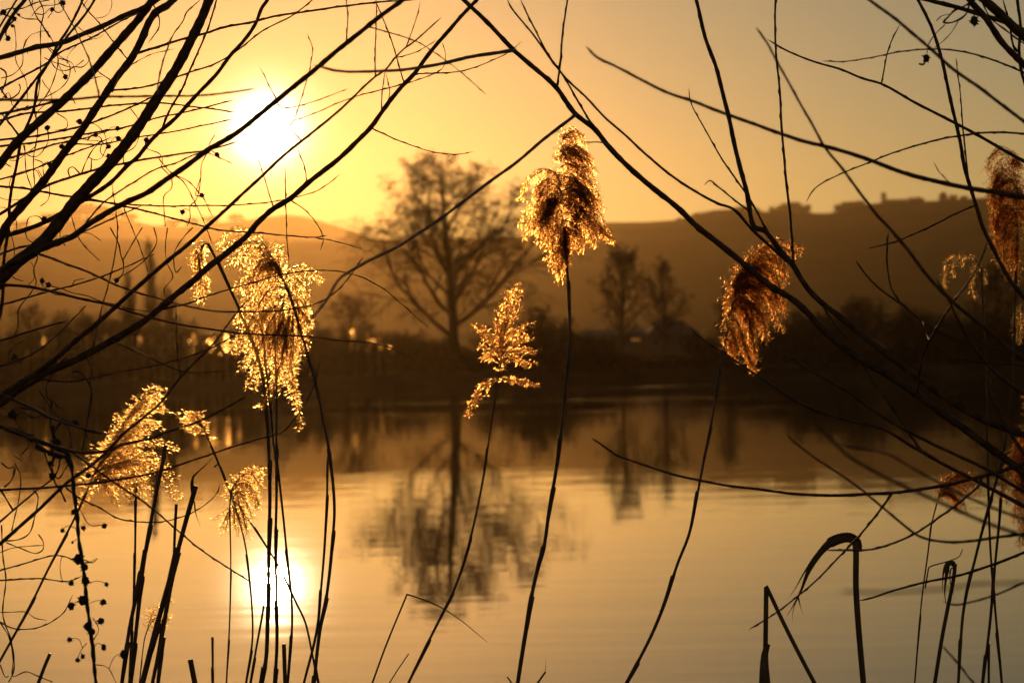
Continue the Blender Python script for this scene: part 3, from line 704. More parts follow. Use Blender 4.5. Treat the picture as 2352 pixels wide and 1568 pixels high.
RW = [  # right willow
 ('B', '2420,1130 2352,1085 2297,1045 2231,996 2147,936 2064,876 1971,822 1904,769 1831,696 1764,652 1676,579 1603,522 1563,483 1489,423 1429,370 1393,330 1366,297 1323,263 1276,200 1226,155 1176,112 1125,57 1065,0 1040,-30', 8.5, 3.4, 3.5, 3.65),
 ('B', '2430,1030 2352,999 2264,966 2181,919 2097,859 1997,782 1931,729 1877,686 1844,646 1822,611 1790,572 1756,530 1733,522 1716,443 1699,383 1673,267 1646,160 1619,83 1599,0 1590,-30', 7.5, 2.6, 3.45, 3.8),
 ('T', '1822,611 1817,522 1807,427 1797,317 1789,187 1781,107 1781,0 1781,-30', 2.9, 2.1, 3.6, 3.75),
 ('T', '1800,585 1756,520 1726,463 1696,420 1666,377 1619,297 1586,233 1582,203', 2.5, 1.1, 3.6, 3.8),
 ('T', '1822,612 1790,585 1723,522 1683,480 1649,467 1576,427 1489,360 1436,310 1389,270 1343,220 1309,190 1283,160 1219,73 1176,20 1165,0', 3.4, 1.8, 3.6, 3.4),
 ('T', '1363,293 1336,247 1313,207 1286,163 1256,120 1216,43 1196,0', 2.3, 1.6, 3.6, 3.4),
 ('T', '1281,205 1286,150 1293,73 1303,0 1306,-20', 2.6, 1.8, 3.6, 3.5),
 ('T', '1323,264 1253,317 1176,381 1121,420 1038,483 983,522 921,562 838,604 780,640 750,690 700,750', 3.6, 2.6, 3.6, 2.5),
 ('T', '1177,113 1071,133 988,152 888,163 778,163 721,150', 4.0, 2.8, 3.6, 2.55),
 ('B', '2430,462 2352,453 2291,443 2231,433 2151,417 2064,393 1977,360 1897,337 1831,320 1764,297 1739,287 1669,263 1593,233 1543,217 1466,180 1409,150 1369,130 1346,107', 5.6, 2.6, 2.9, 2.6),
 ('B', '2430,880 2352,825 2317,799 2257,749 2187,692 2124,626 2084,572 2041,522 2017,497 1971,437 1931,383 1891,333 1864,283 1824,213 1784,140 1764,103 1736,63', 4.4, 2.2, 2.75, 2.6),
 ('B', '2430,340 2352,280 2257,207 2191,160 2131,107 2064,50 1997,0 1960,-30', 3.6, 2.6, 2.75, 2.6),
 ('B', '2430,405 2352,370 2297,340 2214,293 2154,263 2097,233 2024,193 1981,180 1931,160 1874,143 1807,117 1764,91', 3.8, 1.6, 3.6, 3.8),
 ('T', '2021,192 2041,113 2067,55', 1.6, 1.0, 3.7, 3.7),
 ('B', '2430,200 2352,167 2304,147 2247,127 2181,115 2131,113 2064,120 1997,133 1937,142 1887,140', 2.2, 1.0, 3.4, 3.3),
 ('B', '2410,740 2352,682 2317,639 2284,576 2257,522 2244,477 2231,437 2217,393 2207,333 2194,277 2177,200 2157,113 2141,67 2109,0 2095,-30', 4.4, 2.2, 3.7, 3.8),
 ('T', '2226,425 2221,383 2214,320 2207,233 2196,133', 2, 1.0, 3.8, 3.8),
 ('B', '2430,318 2352,307 2264,305 2197,313 2131,327 2064,347 2004,370 1931,400 1871,433 1852,463', 2.4, 1.1, 3.5, 3.4),
 ('T', '2223,432 2187,423 2161,400 2144,370', 1.5, .9, 3.2, 3.2),
 ('T', '2241,473 2197,490 2134,522 2064,552 1994,571', 2, 1.2, 3.7, 3.8),
 ('B', '2440,150 2352,83 2297,33 2261,0 2230,-30', 9.5, 7.5, 3.5, 3.4),
 ('B', '2430,240 2352,150 2304,100 2264,43 2227,0 2205,-30', 6.6, 5.5, 3.55, 3.5),
 ('B', '2430,100 2352,70 2324,57 2264,37 2207,20 2131,0 2090,-12', 5, 3.4, 3.6, 3.6),
 ('B', '2400,280 2352,187 2341,120 2344,67 2337,0 2335,-30', 3.4, 2.6, 3.6, 3.6),
 ('T', '2334,115 2331,113 2317,50 2304,0', 2.4, 1.8, 3.6, 3.6),
 ('T', '2230,5 2255,-10', 2, 1.5, 3.6, 3.6),
 ('B', '2430,842 2352,816 2231,789 2164,766 2117,736 2071,699 2024,666 1991,633 1966,599', 3.0, 1.6, 3.6, 3.5),
 ('T', '2081,706 2064,689 2044,652 2037,589 2041,532', 2, 1.4, 3.6, 3.6),
 ('T', '2111,896 2111,870 2121,812 2144,766 2191,692 2241,622 2267,559', 2.8, 1.8, 3.5, 3.0),
 ('T', '2131,1050 2114,1032 2064,956 2017,892 1971,822 1921,749 1881,689', 3.2, 2, 3.5, 3.6),
 ('B', '2440,1170 2352,1128 2300,1098 2264,1075 2197,1045 2097,996 2021,952 1947,899 1864,852 1777,792', 3.8, 1.8, 3.4, 3.2),
 ('B', '2430,1200 2352,1162 2251,1108 2191,1078 2131,1045 2097,1026 2031,986 1937,962 1857,936 1764,879 1686,826 1619,782 1583,752', 4.4, 1.6, 3.5, 3.5),
 ('B', '2430,1212 2352,1225 2297,1232 2231,1242 2164,1243 2114,1232 2064,1195 2004,1145 1981,1125 1924,1085 1864,1045 1820,1010 1807,996', 3.2, 2.0, 2.9, 2.7),
 ('B', '2430,1262 2327,1222 2297,1212 2231,1185 2164,1155 2097,1125 2047,1102 1997,1075 1947,1045 1874,969', 4.2, 3, 2.1, 2.0),
 ('B', '2430,1220 2324,1182 2231,1145 2164,1112 2097,1075 2047,1045 1985,1030 1924,1019', 3.2, 2.2, 2.3, 2.1),
 ('B', '2430,1036 2352,1065 2297,1082 2231,1100 2164,1115 2081,1128 1997,1134 1931,1137 1841,1135 1764,1126 1676,1115 1593,1100 1526,1083 1473,1065 1416,1044 1389,1026 1359,1006', 3.8, 1.9, 3.5, 3.5),
 ('T', '2044,1133 2024,1168 1971,1232 1914,1292 1864,1342 1824,1375 1767,1417 1720,1445', 2.5, 1.5, 3.5, 3.3),
 ('T', '2252,1094 2247,1115 2214,1145 2157,1188 2104,1223 2057,1245 2007,1260 1951,1263 1897,1263', 2.6, 1.8, 3.4, 3.1),
 ('B', '2430,1240 2352,1268 2284,1295 2197,1322 2117,1338 2054,1355 2004,1372 1974,1378', 3.2, 1.8, 3.5, 3.5),
 ('B', '2430,1330 2352,1337 2231,1342 2164,1352 2064,1358 1997,1360 1931,1356', 2.8, 2.2, 1.55, 1.5),
 ('B', '2430,1310 2352,1338 2287,1365 2231,1382 2191,1388 2167,1380', 2.6, 1.8, 2.8, 2.7),
 ('B', '2400,1700 2237,1568 2197,1518 2164,1482', 2.4, 1.8, 2.8, 2.6),
 ('B', '2430,960 2352,905 2280,850 2240,800 2205,745 2180,690 2150,640', 3.4, 1.8, 3.2, 3.0),
 ('B', '2430,1110 2352,1040 2310,975 2285,920 2275,870', 4.5, 2.6, 3.6, 3.7),
 ('T', '1430,371 1390,330 1345,327', 1.6, 1.2, 3.6, 3.1),
 ('T', '1690,487 1650,430 1630,415 1618,425', 1.9, 1.4, 3.5, 3.2),
 ('T', '2120,780 2125,760 2119,738', 1.2, .8, 3.5, 3.5),
 ('B', '2430,905 2352,842 2231,829 2181,816 2137,786', 2.2, 1.0, 3.4, 3.4),
]
RC = (2960, 1330)
rp = at(RC[0], RC[1], 4.0)
rroot = thing('willow_tree', 'bare willow on the right with long dark branches rising to the upper left', 'tree', (rp.x * 1.06, rp.y + .05, 0.2))
rroot['_wc'] = 1
willow(rroot, RC, RW, 1, 4000, 1.16, 1.2)
def trunks():
    for root, c in ((lroot, LC), (rroot, RC)):
        p = at(c[0], c[1], 4.0); b = Vector((root.location.x, root.location.y, root.location.z - .1))
        R = random.Random(5); pts = []; rs = []
        for i in range(9):
            t = i / 8; q = b.lerp(p, t) + Vector((R.gauss(0, .01), R.gauss(0, .01), 0)); pts.append(q); rs.append(.042 * (1.7 - .9 * t + .1 * math.sin(i * 2)))
        pts.append(p + Vector((0, 0, .05))); rs.append(.024); pts.append(p + Vector((0, 0, .09))); rs.append(.006)
        m = MB(); m.tube(pts, rs, 12); m.build('trunk', M_BARK, root)
trunks()

# ------------------------------------------------------------------ climbing vine with round seed heads
def T(tile, s):                        # tile picture coordinates -> full picture
    ox, oy = {1: (0, 0), 4: (1764, 0), 5: (0, 522.5), 9: (0, 1045)}[tile]
    return [(ox + x / 3, oy + y / 3) for x, y in P(s)]
def vine(root, strands, heads, depth, seed):
    R = random.Random(seed)
    lines = []
    for px, r in strands:
        c = spline([(x, y, 0) for x, y in px], 5); w = R.random() * 6
        ds = [depth + .06 * math.sin(i * .02 + w) for i in range(len(c))]
        m = MB(); m.tube([at(p.x, p.y, d) for p, d in zip(c, ds)], [1.3 * r * d / FPX * (1 + .25 * math.sin(i * .9)) for i, d in enumerate(ds)], 5)
        m.build('stem', M_VINE, root); lines.append((c, ds))
    for (x, y, r) in heads:
        best = min(((p - Vector((x, y, 0))).length, i, j) for i, (c, ds) in enumerate(lines) for j, p in enumerate(c))
        c, ds = lines[best[1]]; p = c[best[2]]; d = ds[best[2]]
        C = at(x, y, d); rr = r * 1.2 * d / FPX
        m = MB(); m.blob(C, rr * .82, R, 9, 7, .2, R.uniform(.9, 1.2))
        for k in range(7):             # dry bracts and broken stalks
            v = Vector((R.gauss(0, 1), R.gauss(0, .6), R.gauss(-.5, .8))).normalized()
            m.tube([C + v * rr * .6, C + v * rr * R.uniform(1.1, 1.5)], [rr * .22, rr * .04], 4)
        if best[0] > r * 1.2:
            mid = ((p.x + x) / 2 + R.uniform(-6, 6), (p.y + y) / 2 - R.uniform(3, 12))
            q = spline([(p.x, p.y, 0), (mid[0], mid[1], 0), (x, y - r * .5, 0)], 4)
            m.tube([at(a.x, a.y, d) for a in q], [.75 * d / FPX] * len(q), 4)
        m.build('seed_head', M_SEED, root)

v1 = thing('hanging_vine', 'dark rope of dried vine with round seed heads hanging at lower left', 'vine', at(220, 1568, 3.3))
v1.location.z = .2; v1['_wc'] = 1
s1 = [(T(9, '440,-40 480,30 510,250 530,450 550,650 580,830 595,1000 620,1180 640,1380 660,1568 675,1700'), 3.4),
      (T(9, '470,-30 500,120 500,260 540,420 540,560 570,700 575,860 605,1010 610,1180 650,1340 650,1500 680,1690'), 1.8),
      (T(9, '300,-40 340,80 400,160 470,60'), 1.3), (T(9, '380,0 360,60 375,180 420,250 450,320'), 2.0),
      (T(9, '520,300 620,480 700,480'), .8), (T(9, '545,750 430,700 430,860 480,880'), .7), (T(9, '580,720 640,740 670,710'), 1.0),
      (T(9, '640,1120 680,1200 640,1280'), .8), (T(9, '650,1440 740,1460 800,1568'), .8), (T(9, '600,1290 560,1340 535,1400'), .7)]
h1 = [(350, 55, 22), (360, 140, 24), (610, 140, 18), (720, 487, 18), (575, 500, 16), (430, 518, 15), (540, 715, 32), (580, 770, 25), (590, 860, 28), (732, 888, 15), (490, 880, 18), (570, 1000, 30), (713, 1010, 20), (490, 1040, 24), (695, 1140, 22),
      (605, 1180, 26), (630, 1215, 25), (480, 1268, 17), (715, 1320, 19), (855, 1370, 27), (570, 1385, 15), (535, 1410, 17), (500, 600, 9), (510, 390, 20)]
vine(v1, s1, [(x / 3, 1045 + y / 3, r / 3) for x, y, r in h1], 3.35, 9)

v2 = thing('climbing_vine', 'thin curly climbing vine with scattered round seed heads tangled in the left willow', 'vine', at(-60, 1568, 3.6))
v2.location.z = .2; v2['_wc'] = 1
s2 = [(T(1, '200,0 260,130 310,200 370,300 400,420 380,520 330,640 250,740'), 1.1), (T(1, '270,0 300,80 280,200 280,420 270,620 240,760 260,900 230,1100 240,1300'), 1.1),
      (T(1, '100,180 110,300 110,420 150,500 180,560 190,700'), .8), (T(1, '340,330 430,400 500,440 520,500'), .8), (T(1, '400,400 470,430 480,520 430,600 300,680'), .9),
      (T(1, '0,470 40,500 40,560 10,640'), 1.4), (T(1, '0,610 60,680 130,640 140,600 130,580'), 1.3), (T(1, '0,700 60,640 90,730 180,760 230,740'), .9),
      (T(1, '390,780 460,830 460,880 380,900'), .9), (T(1, '330,900 330,980 250,1080 180,1060 160,1000'), .9), (T(1, '480,1220 470,1170 500,1150 560,1200 620,1180 630,1100'), 1.2),
      (T(1, '560,1200 590,1120 640,1030 700,960 640,930 600,970'), 1.2), (T(1, '700,1000 690,1040 720,1080 750,1060'), .8), (T(1, '900,750 950,820 950,860'), .9),
      (T(1, '970,900 930,1010 860,1060 850,1100 870,1180'), .9), (T(1, '1000,960 1010,1020 1100,1060 1120,1110 1110,1150'), .9), (T(1, '1110,1150 1180,1230 1180,1300 1130,1350 1130,1450 1140,1560'), .9),
      (T(1, '1430,1050 1390,1130 1380,1260 1350,1380 1310,1420 1310,1500 1290,1560'), .9), (T(1, '1480,930 1440,1010 1500,1070'), .8), (T(1, '1390,1345 1350,1350 1380,1230'), .8),
      (T(1, '420,0 440,60 400,90 350,60 300,100 230,90'), .9), (T(1, '0,100 60,60 150,60 250,20 340,0'), 1.2), (T(1, '0,90 50,110 100,130 60,180 40,240 60,270'), 1.4),
      (T(1, '90,60 130,110 180,130 270,140 300,190 340,260'), 1.1), (T(1, '450,530 420,480 400,440'), .7), (T(1, '530,180 600,240 630,270 620,250'), .7),
      (T(1, '170,1000 180,1180 200,1250 220,1310 190,1380 130,1430'), 1.0), (T(1, '240,1100 290,1120 300,1200 340,1280 330,1380 280,1420'), .9), (T(1, '300,1520 260,1490 200,1500 180,1560'), .9),
      (T(5, '60,0 90,100 100,180 70,280 90,340 160,370'), .9), (T(5, '170,0 190,80 250,120 260,200 230,300 250,380 190,480 130,560 120,700 60,800'), 1.0), (T(5, '760,0 820,120 830,180 850,240 840,330 800,360'), 1.2),
      (T(5, '850,220 930,80 980,0'), 1.0), (T(5, '1060,0 1080,100 1020,200 930,280 850,330'), 1.0), (T(5, '1155,0 1140,120 1150,240 1190,340 1130,430 1150,500'), .9), (T(5, '1330,0 1270,60 1200,180 1215,310 1250,270'), 1.0),
      (T(5, '330,400 420,420 500,450 600,470 700,510 800,530 900,560 1040,580'), .9), (T(5, '500,400 510,370 580,350'), .7), (T(5, '850,700 920,740 980,690'), .8),
      (T(5, '500,1000 540,990 600,1050 630,1120 620,1250 600,1340 590,1420 560,1560'), 1.3), (T(5, '590,880 630,980 620,1080'), .9), (T(5, '1450,760 1480,730 1380,780'), .7),
      (T(5, '100,1320 140,1270 240,1310 300,1280'), 1.1), (T(5, '100,1320 180,1440 200,1500 150,1560'), 1.0), (T(5, '270,1120 350,1240 420,1330 480,1400 490,1520'), 1.1), (T(5, '360,1180 350,1380 390,1480 330,1568'), 1.5),
      (T(5, '570,1360 600,1440 680,1500'), .8), (T(9, '10,50 60,90 100,80 80,170 30,220'), 1.4), (T(9, '100,50 140,140 130,300 100,430 80,520'), 1.1), (T(9, '0,230 60,330 90,380'), 1.6),
      (T(9, '230,240 260,280 240,420 200,540 130,580 40,590'), 1.2), (T(9, '40,600 140,640 250,675 295,650 295,590 265,545'), 1.0), (T(9, '0,670 80,640 200,625 295,620'), .8), (T(9, '10,480 20,700 40,850 20,1100 80,1290 95,1480 60,1560'), 1.3),
      (T(9, '0,1150 60,1250 90,1400 90,1520 180,1490 260,1520 360,1560'), 1.0), (T(9, '0,1080 80,1080 180,1080 240,1120 320,1135'), .8), (T(9, '0,1440 40,1530 60,1520'), 1.0), (T(9, '90,0 160,40 140,30'), .8)]
_R = random.Random(404)
for _ in range(26):                    # loose curls of dead tendril
    x, y, a, px = _R.uniform(5, 190), _R.uniform(5, 900), _R.uniform(0, 6.3), []
    da = _R.choice((-1, 1)) * _R.uniform(.15, .5)
    for i in range(_R.randint(6, 12)):
        px.append((x, y)); x += 15 * math.cos(a); y += 15 * math.sin(a); a += da + _R.gauss(0, .25)
    s2.append((px, _R.uniform(.55, .95)))
s2 += [(T(5, '-40,1345 0,1365 120,1400 230,1450 330,1500 420,1535 480,1560'), 3.4), (T(5, '330,1568 380,1500 370,1420 440,1330 520,1350'), 2.2), (T(5, '150,1240 240,1260 330,1310 440,1330 600,1400 700,1420'), 1.6), (T(9, '250,-60 380,0 460,20 490,80'), 4.2)]
h2 = [(1, x, y, r) for x, y, r in ((25, 85, 22), (360, 65, 14), (430, 20, 19), (450, 530, 17), (325, 880, 19), (550, 840, 19), (810, 885, 17), (815, 955, 18), (750, 1010, 17), (750, 1075, 18), (425, 1010, 17), (345, 1135, 17), (1010, 965, 18), (1495, 1065, 16),
      (1390, 1345, 16), (1258, 1460, 18), (305, 1515, 20), (660, 930, 16), (100, 130, 17), (130, 105, 10), (55, 265, 17), (85, 180, 12), (40, 670, 10), (185, 735, 7))] + \
     [(5, x, y, r) for x, y, r in ((290, 365, 17), (335, 395, 19), (805, 362, 19), (100, 890, 19), (85, 1285, 28), (365, 1380, 19), (525, 1350, 23), (220, 1450, 24), (390, 1480, 30), (440, 1330, 14))]
off = {1: (0, 0), 5: (0, 522.5)}
vine(v2, s2, [(off[t][0] + x / 3, off[t][1] + y / 3, r / 3) for t, x, y, r in h2], 3.75, 19)

v3 = thing('climbing_vine', 'short looping vine with two seed heads at the upper right corner', 'vine', at(2440, 120, 3.4))
v3.location.z = .2; v3['_wc'] = 1
s3 = [(T(4, '1420,0 1360,40 1290,70 1240,120 1210,155 1250,160 1330,130 1370,90 1390,20'), 1.8), (T(4, '1220,170 1150,240 1110,300 1095,370'), .9), (T(4, '1310,150 1260,230 1200,290 1150,330'), .8),
      (T(4, '1160,145 1200,110 1260,100'), .8), (T(4, '1470,0 1530,120 1640,210 1764,300 2000,420'), 1.6), (T(4, '1430,60 1420,100 1422,140'), 1.0), (T(4, '1040,440 1070,445 1090,400'), 1.6)]
vine(v3, s3, [(1764 + 1422 / 3, 145 / 3, 9), (1764 + 1090 / 3, 403 / 3, 8)], 3.3, 29)

# ------------------------------------------------------------------ reeds
def foot(px, depth):
    """carry a stem on below the picture to the mud"""
    a = Vector(px[0]); b = Vector(px[1]); d = (a - b).normalized()
    g = 809 + (2.0 - .25) / depth * FPX
    n = (g - a.y)
    dx = d.x / max(.5, d.y)
    out = [(a.x + dx * n * .4, g)]
    for f in (.6, .3, .12, .04): out.append((a.x + dx * n * f * (1 - .6 * f), a.y + n * f))
    return out + list(px)
def stem_mesh(px, r0, r1, depth, seed, sheath=True, foot_=True, tipflat=False):
    R = random.Random(seed)
    if foot_: px = foot(px, depth)
    c = spline([(x, y, 0) for x, y in px], 9); L = lengths(c); Tt = L[-1]
    pts = [at(p.x, p.y, depth) for p in c]; rs = []
    # sheath steps: the stalk thins suddenly where a dry leaf sheath ends
    st = []; s = R.uniform(40, 120)
    while s < Tt: st.append(s); s += R.uniform(110, 230)
    nxt = lambda v: min([q for q in st if q >= v], default=Tt)
    for i in range(len(c)):
        r = lerp(r0, r1, (L[i] / Tt) ** 1.2)
        if sheath and st:
            pv = max([q for q in st if q < L[i]], default=0); nx = nxt(L[i]); u = (L[i] - pv) / max(1, nx - pv)
            r *= .88 + .22 * u
        rs.append(r * depth / FPX)
    m = MB(); m.tube(pts, rs, 8)
    sheaths = []
    if sheath:
        for q in st:
            i = min(range(len(c)), key=lambda k: abs(L[k] - q))
            if i < 3 or i > len(c) - 3 or c[i].y > 1600: continue
            k0 = max(0, i - R.randint(5, 9)); sd = R.choice((-1, 1))
            sm = MB(); pp = []; rr = []
            for k in range(k0, i + 1):
                tg = (c[min(k + 1, len(c) - 1)] - c[max(0, k - 1)]).normalized()
                o = sd * .34 * r0 * (k - k0) / (i - k0 + 1)
                pp.append(at(c[k].x - tg.y * o, c[k].y + tg.x * o, depth - .0006)); rr.append(rs[k] * 1.06)
            sm.tube(pp, rr, 8); sheaths.append(sm)
    return m, sheaths, c

def plume_mesh(prims, depth, seed, dens=1.0, hang=.6, size=1.0, jit=9):
    """prims: (polyline root->tip, branchlet length at root, at tip). Spikelets hang from short branchlets along each polyline"""
    R = random.Random(seed); m = MB(); st = MB(); k = depth / FPX
    fw = ROT @ Vector((0, 0, -1)); rt = ROT @ Vector((1, 0, 0)); up = ROT @ Vector((0, 1, 0))
    n0 = len(prims)
    if dens > .95:                     # side branches come in loose bundles
        more = []
        for (s, w0, w1) in prims:
            q = P(s)
            for c_ in range(5):
                ox, oy, sc = R.gauss(0, jit), R.gauss(0, jit * .9), R.uniform(.5, 1.04)
                z = [(q[0][0] + (x - q[0][0]) * sc + ox * min(1, i / 2), q[0][1] + (y - q[0][1]) * sc + oy * min(1, i / 2)) for i, (x, y) in enumerate(q)]
                more.append((' '.join('%.1f,%.1f' % v for v in z), w0 * .8, w1 * .9))
        prims = list(prims) + more; dens *= .37
    for pi, (s, w0, w1) in enumerate(prims):
        c = spline([(x, y, 0) for x, y in P(s)], 4); L = lengths(c); Tt = L[-1]
        dz = R.uniform(-.02, .02)
        axis = [at(p.x, p.y, depth + dz * min(1, L[i] / 60)) for i, p in enumerate(c)]
        st.tube(axis, [lerp(1.0 if pi < n0 else .45, .3, L[i] / Tt) * k for i in range(len(c))], 5)
        pos = 0.0
        while pos < Tt:
            pos += R.uniform(1.3, 2.6) / dens
            if pos < Tt * .2 and R.random() < .6: continue
            i = min(range(len(c)), key=lambda q: abs(L[q] - pos)); t = min(1, pos / Tt)
            tg = (axis[min(i + 1, len(axis) - 1)] - axis[max(0, i - 1)]).normalized()
            sd = Vector((R.gauss(0, 1), 0, 0)).x
            dirv = (tg * R.uniform(.2, 1.0) + rt * sd * .7 + fw * R.gauss(0, .55) - up * hang * R.uniform(.3, 1.2)).normalized()
            ln = lerp(w0, w1, t) * R.uniform(.5, 1.9) * k
            p = axis[i].copy(); n = max(2, int(ln / k / 4.5)); d = dirv.copy(); path = [p.copy()]
            for j in range(n):
                d = (d - up * .14 * hang + Vector((R.gauss(0, .08), R.gauss(0, .08), R.gauss(0, .08)))).normalized()
                p = p + d * (ln / n); path.append(p.copy())
            st.tube(path, [.2 * k] * len(path), 3, cap=False)
            for j, q in enumerate(path[1:] if w0 > 12 else path):
                for _ in range(R.choice((2, 3, 3))):
                    sp = (d * 1.0 + Vector((R.gauss(0, .5), R.gauss(0, .5), R.gauss(0, .5)))).normalized()
                    l = R.uniform(4.5, 9) * k * size; wv = sp.cross(Vector((R.gauss(0, 1), R.gauss(0, 1), R.gauss(0, 1)))).normalized() * l * R.uniform(.06, .11)
                    o = q + Vector((R.gauss(0, 1), R.gauss(0, 1), R.gauss(0, 1))) * k * 1.2
                    m.quad(o, o + sp * l * .45 + wv, o + sp * l, o + sp * l * .45 - wv)
                    if R.random() < .8:   # awn hairs
                        hv = (sp + Vector((R.gauss(0, .5), R.gauss(0, .5), R.gauss(0, .5)))).normalized(); w2 = hv.orthogonal().normalized() * l * .04
                        m.quad(o, o + hv * l * .7 + w2, o + hv * l * 1.35, o + hv * l * .7 - w2)
    return m, st

def ribbon(px, wid, depth, dtw=.02, seed=0):
    """a dry leaf: a blade with a folded midrib, width in picture units along its length"""
    R = random.Random(seed); c = spline([(x, y, 0) for x, y in px], 6); L = lengths(c); Tt = L[-1]; m = MB(); k = depth / FPX
    fw = ROT @ Vector((0, 0, -1)); rows = []
    for i, p in enumerate(c):
        t = L[i] / Tt; tg = (c[min(i + 1, len(c) - 1)] - c[max(0, i - 1)]).normalized()
        w = wid * max(.06, (1 - t) ** .8 if t > .3 else .75 + .25 * t / .3) * .5
        d = depth + dtw * math.sin(t * 2.5); tw = .5 + .5 * math.cos(t * 3 + R.random() * .02)
        a = at(p.x - tg.y * w * (.55 + .45 * tw), p.y + tg.x * w * (.55 + .45 * tw), d + w * k * .6)
        b = at(p.x + tg.y * w * (.55 + .45 * tw), p.y - tg.x * w * (.55 + .45 * tw), d - w * k * .4)
        mid = at(p.x, p.y, d + w * k * .9)
        rows.append((a, mid, b))
    for r_ in rows: m.v += list(r_)
    n = len(rows)
    th = .25 * k * 2
    b0 = len(m.v)
    m.v += [v + fw * th for v in m.v[:b0]]
    for i in range(n - 1):
        for j in range(2):
            a = i * 3 + j; m.f.append((a, a + 1, a + 4, a + 3)); m.f.append((a + b0 + 3, a + b0 + 4, a + b0 + 1, a + b0))
        m.f.append((i * 3, i * 3 + 3, i * 3 + 3 + b0, i * 3 + b0)); m.f.append((i * 3 + 2, i * 3 + 2 + b0, i * 3 + 5 + b0, i * 3 + 5))
    return m

def reed(label, stem, r0, r1, depth, seed, prims=None, dens=1.0, hang=.6, size=1.0, jit=9, shaded=False, leaves=(), extra=(), name='reed', sheath=True):
    px = P(stem); g = foot(px, depth)[0]
    b = at(g[0], g[1], depth)
    root = thing(name, label, 'reed', (b.x, b.y, b.z), 'reeds in front of the lake'); root['_wc'] = 1
    m, sh, c = stem_mesh(px, r0 * 1.28, r1 * 1.25, depth, seed, sheath)
    so_ = m.build('stem', M_STEM, root)
    for q in sh: q.build('leaf_sheath', M_LEAF, so_)
    if prims:
        pm, st = plume_mesh(prims, depth, seed + 7, dens, hang, size, jit)
        po = pm.build('plume', M_PLUME_SHADED if shaded else M_PLUME, root, smooth=False); st.build('plume_stalk', M_STEM, po)
    for (s, w, dt) in leaves: ribbon(P(s), w, depth, dt, seed).build('leaf', M_LEAF, root)
    for (s, a, b2) in extra:
        m2, s2_, _ = stem_mesh(P(s), a, b2, depth, seed + 3, False, False); m2.build('broken_stem', M_STEM, root)
    return root

reed('tall central reed with a dense dark plume split in two lobes',
     '1189,1568 1203,1478 1209,1442 1219,1378 1236,1302 1248,1262 1263,1162 1283,1045 1293,956 1303,856 1308,802 1309,739 1306,672 1301,589 1296,522', 6.3, 2.4, 4.0, 101,
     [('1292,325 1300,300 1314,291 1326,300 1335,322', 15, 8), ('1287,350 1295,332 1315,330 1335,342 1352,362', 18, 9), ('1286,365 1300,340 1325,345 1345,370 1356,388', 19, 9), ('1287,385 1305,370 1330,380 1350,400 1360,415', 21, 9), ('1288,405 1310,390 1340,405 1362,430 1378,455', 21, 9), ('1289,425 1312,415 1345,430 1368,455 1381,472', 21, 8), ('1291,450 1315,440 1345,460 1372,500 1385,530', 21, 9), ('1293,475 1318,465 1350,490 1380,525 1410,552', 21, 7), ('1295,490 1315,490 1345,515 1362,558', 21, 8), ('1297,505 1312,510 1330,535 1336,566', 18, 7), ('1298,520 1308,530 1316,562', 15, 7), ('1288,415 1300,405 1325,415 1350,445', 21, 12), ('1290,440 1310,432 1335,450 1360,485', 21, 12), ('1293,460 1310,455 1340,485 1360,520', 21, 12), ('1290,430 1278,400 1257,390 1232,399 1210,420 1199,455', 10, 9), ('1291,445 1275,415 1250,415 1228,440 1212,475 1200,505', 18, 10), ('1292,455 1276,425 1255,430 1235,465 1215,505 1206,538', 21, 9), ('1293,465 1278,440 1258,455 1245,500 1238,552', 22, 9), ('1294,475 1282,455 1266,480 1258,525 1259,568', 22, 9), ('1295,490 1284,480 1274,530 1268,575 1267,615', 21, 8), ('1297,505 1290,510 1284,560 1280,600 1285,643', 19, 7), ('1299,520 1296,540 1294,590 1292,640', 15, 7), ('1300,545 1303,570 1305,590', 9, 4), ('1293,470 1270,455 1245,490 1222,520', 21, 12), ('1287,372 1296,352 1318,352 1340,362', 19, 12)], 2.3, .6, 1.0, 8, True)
reed('reed leaning right with one brown plume drooping to the right, right of the centre',
     '1439,1568 1469,1512 1499,1452 1529,1378 1556,1295 1583,1225 1603,1128 1619,1045 1629,996 1643,922 1659,822 1676,729 1690,672', 5.6, 1.8, 4.0, 102,
     [('1664,800 1676,729 1690,672 1702,630 1722,590 1750,560 1785,548 1818,560 1834,564', 14, 8), ('1690,672 1710,620 1745,575 1780,572 1800,600 1805,630', 26, 12), ('1686,680 1702,640 1735,610 1770,620 1790,660 1802,700', 30, 14),
      ('1684,690 1700,660 1735,650 1765,680 1785,720 1796,748', 30, 10), ('1680,705 1700,680 1730,690 1750,730 1758,775', 30, 10), ('1680,715 1695,700 1715,720 1728,770 1738,820', 28, 8), ('1676,735 1690,735 1706,780 1722,830 1733,850', 22, 6),
      ('1672,755 1682,760 1694,800 1700,830', 16, 6), ('1700,640 1735,600 1770,590 1800,605', 26, 10), ('1695,660 1725,640 1760,650 1785,690', 28, 12), ('1690,690 1715,690 1740,720 1752,750', 26, 12), ('1668,780 1676,780 1684,810', 10, 5), ('1690,670 1686,640 1696,620', 10, 6)], 2.1, .75, 1.0, 7, True)
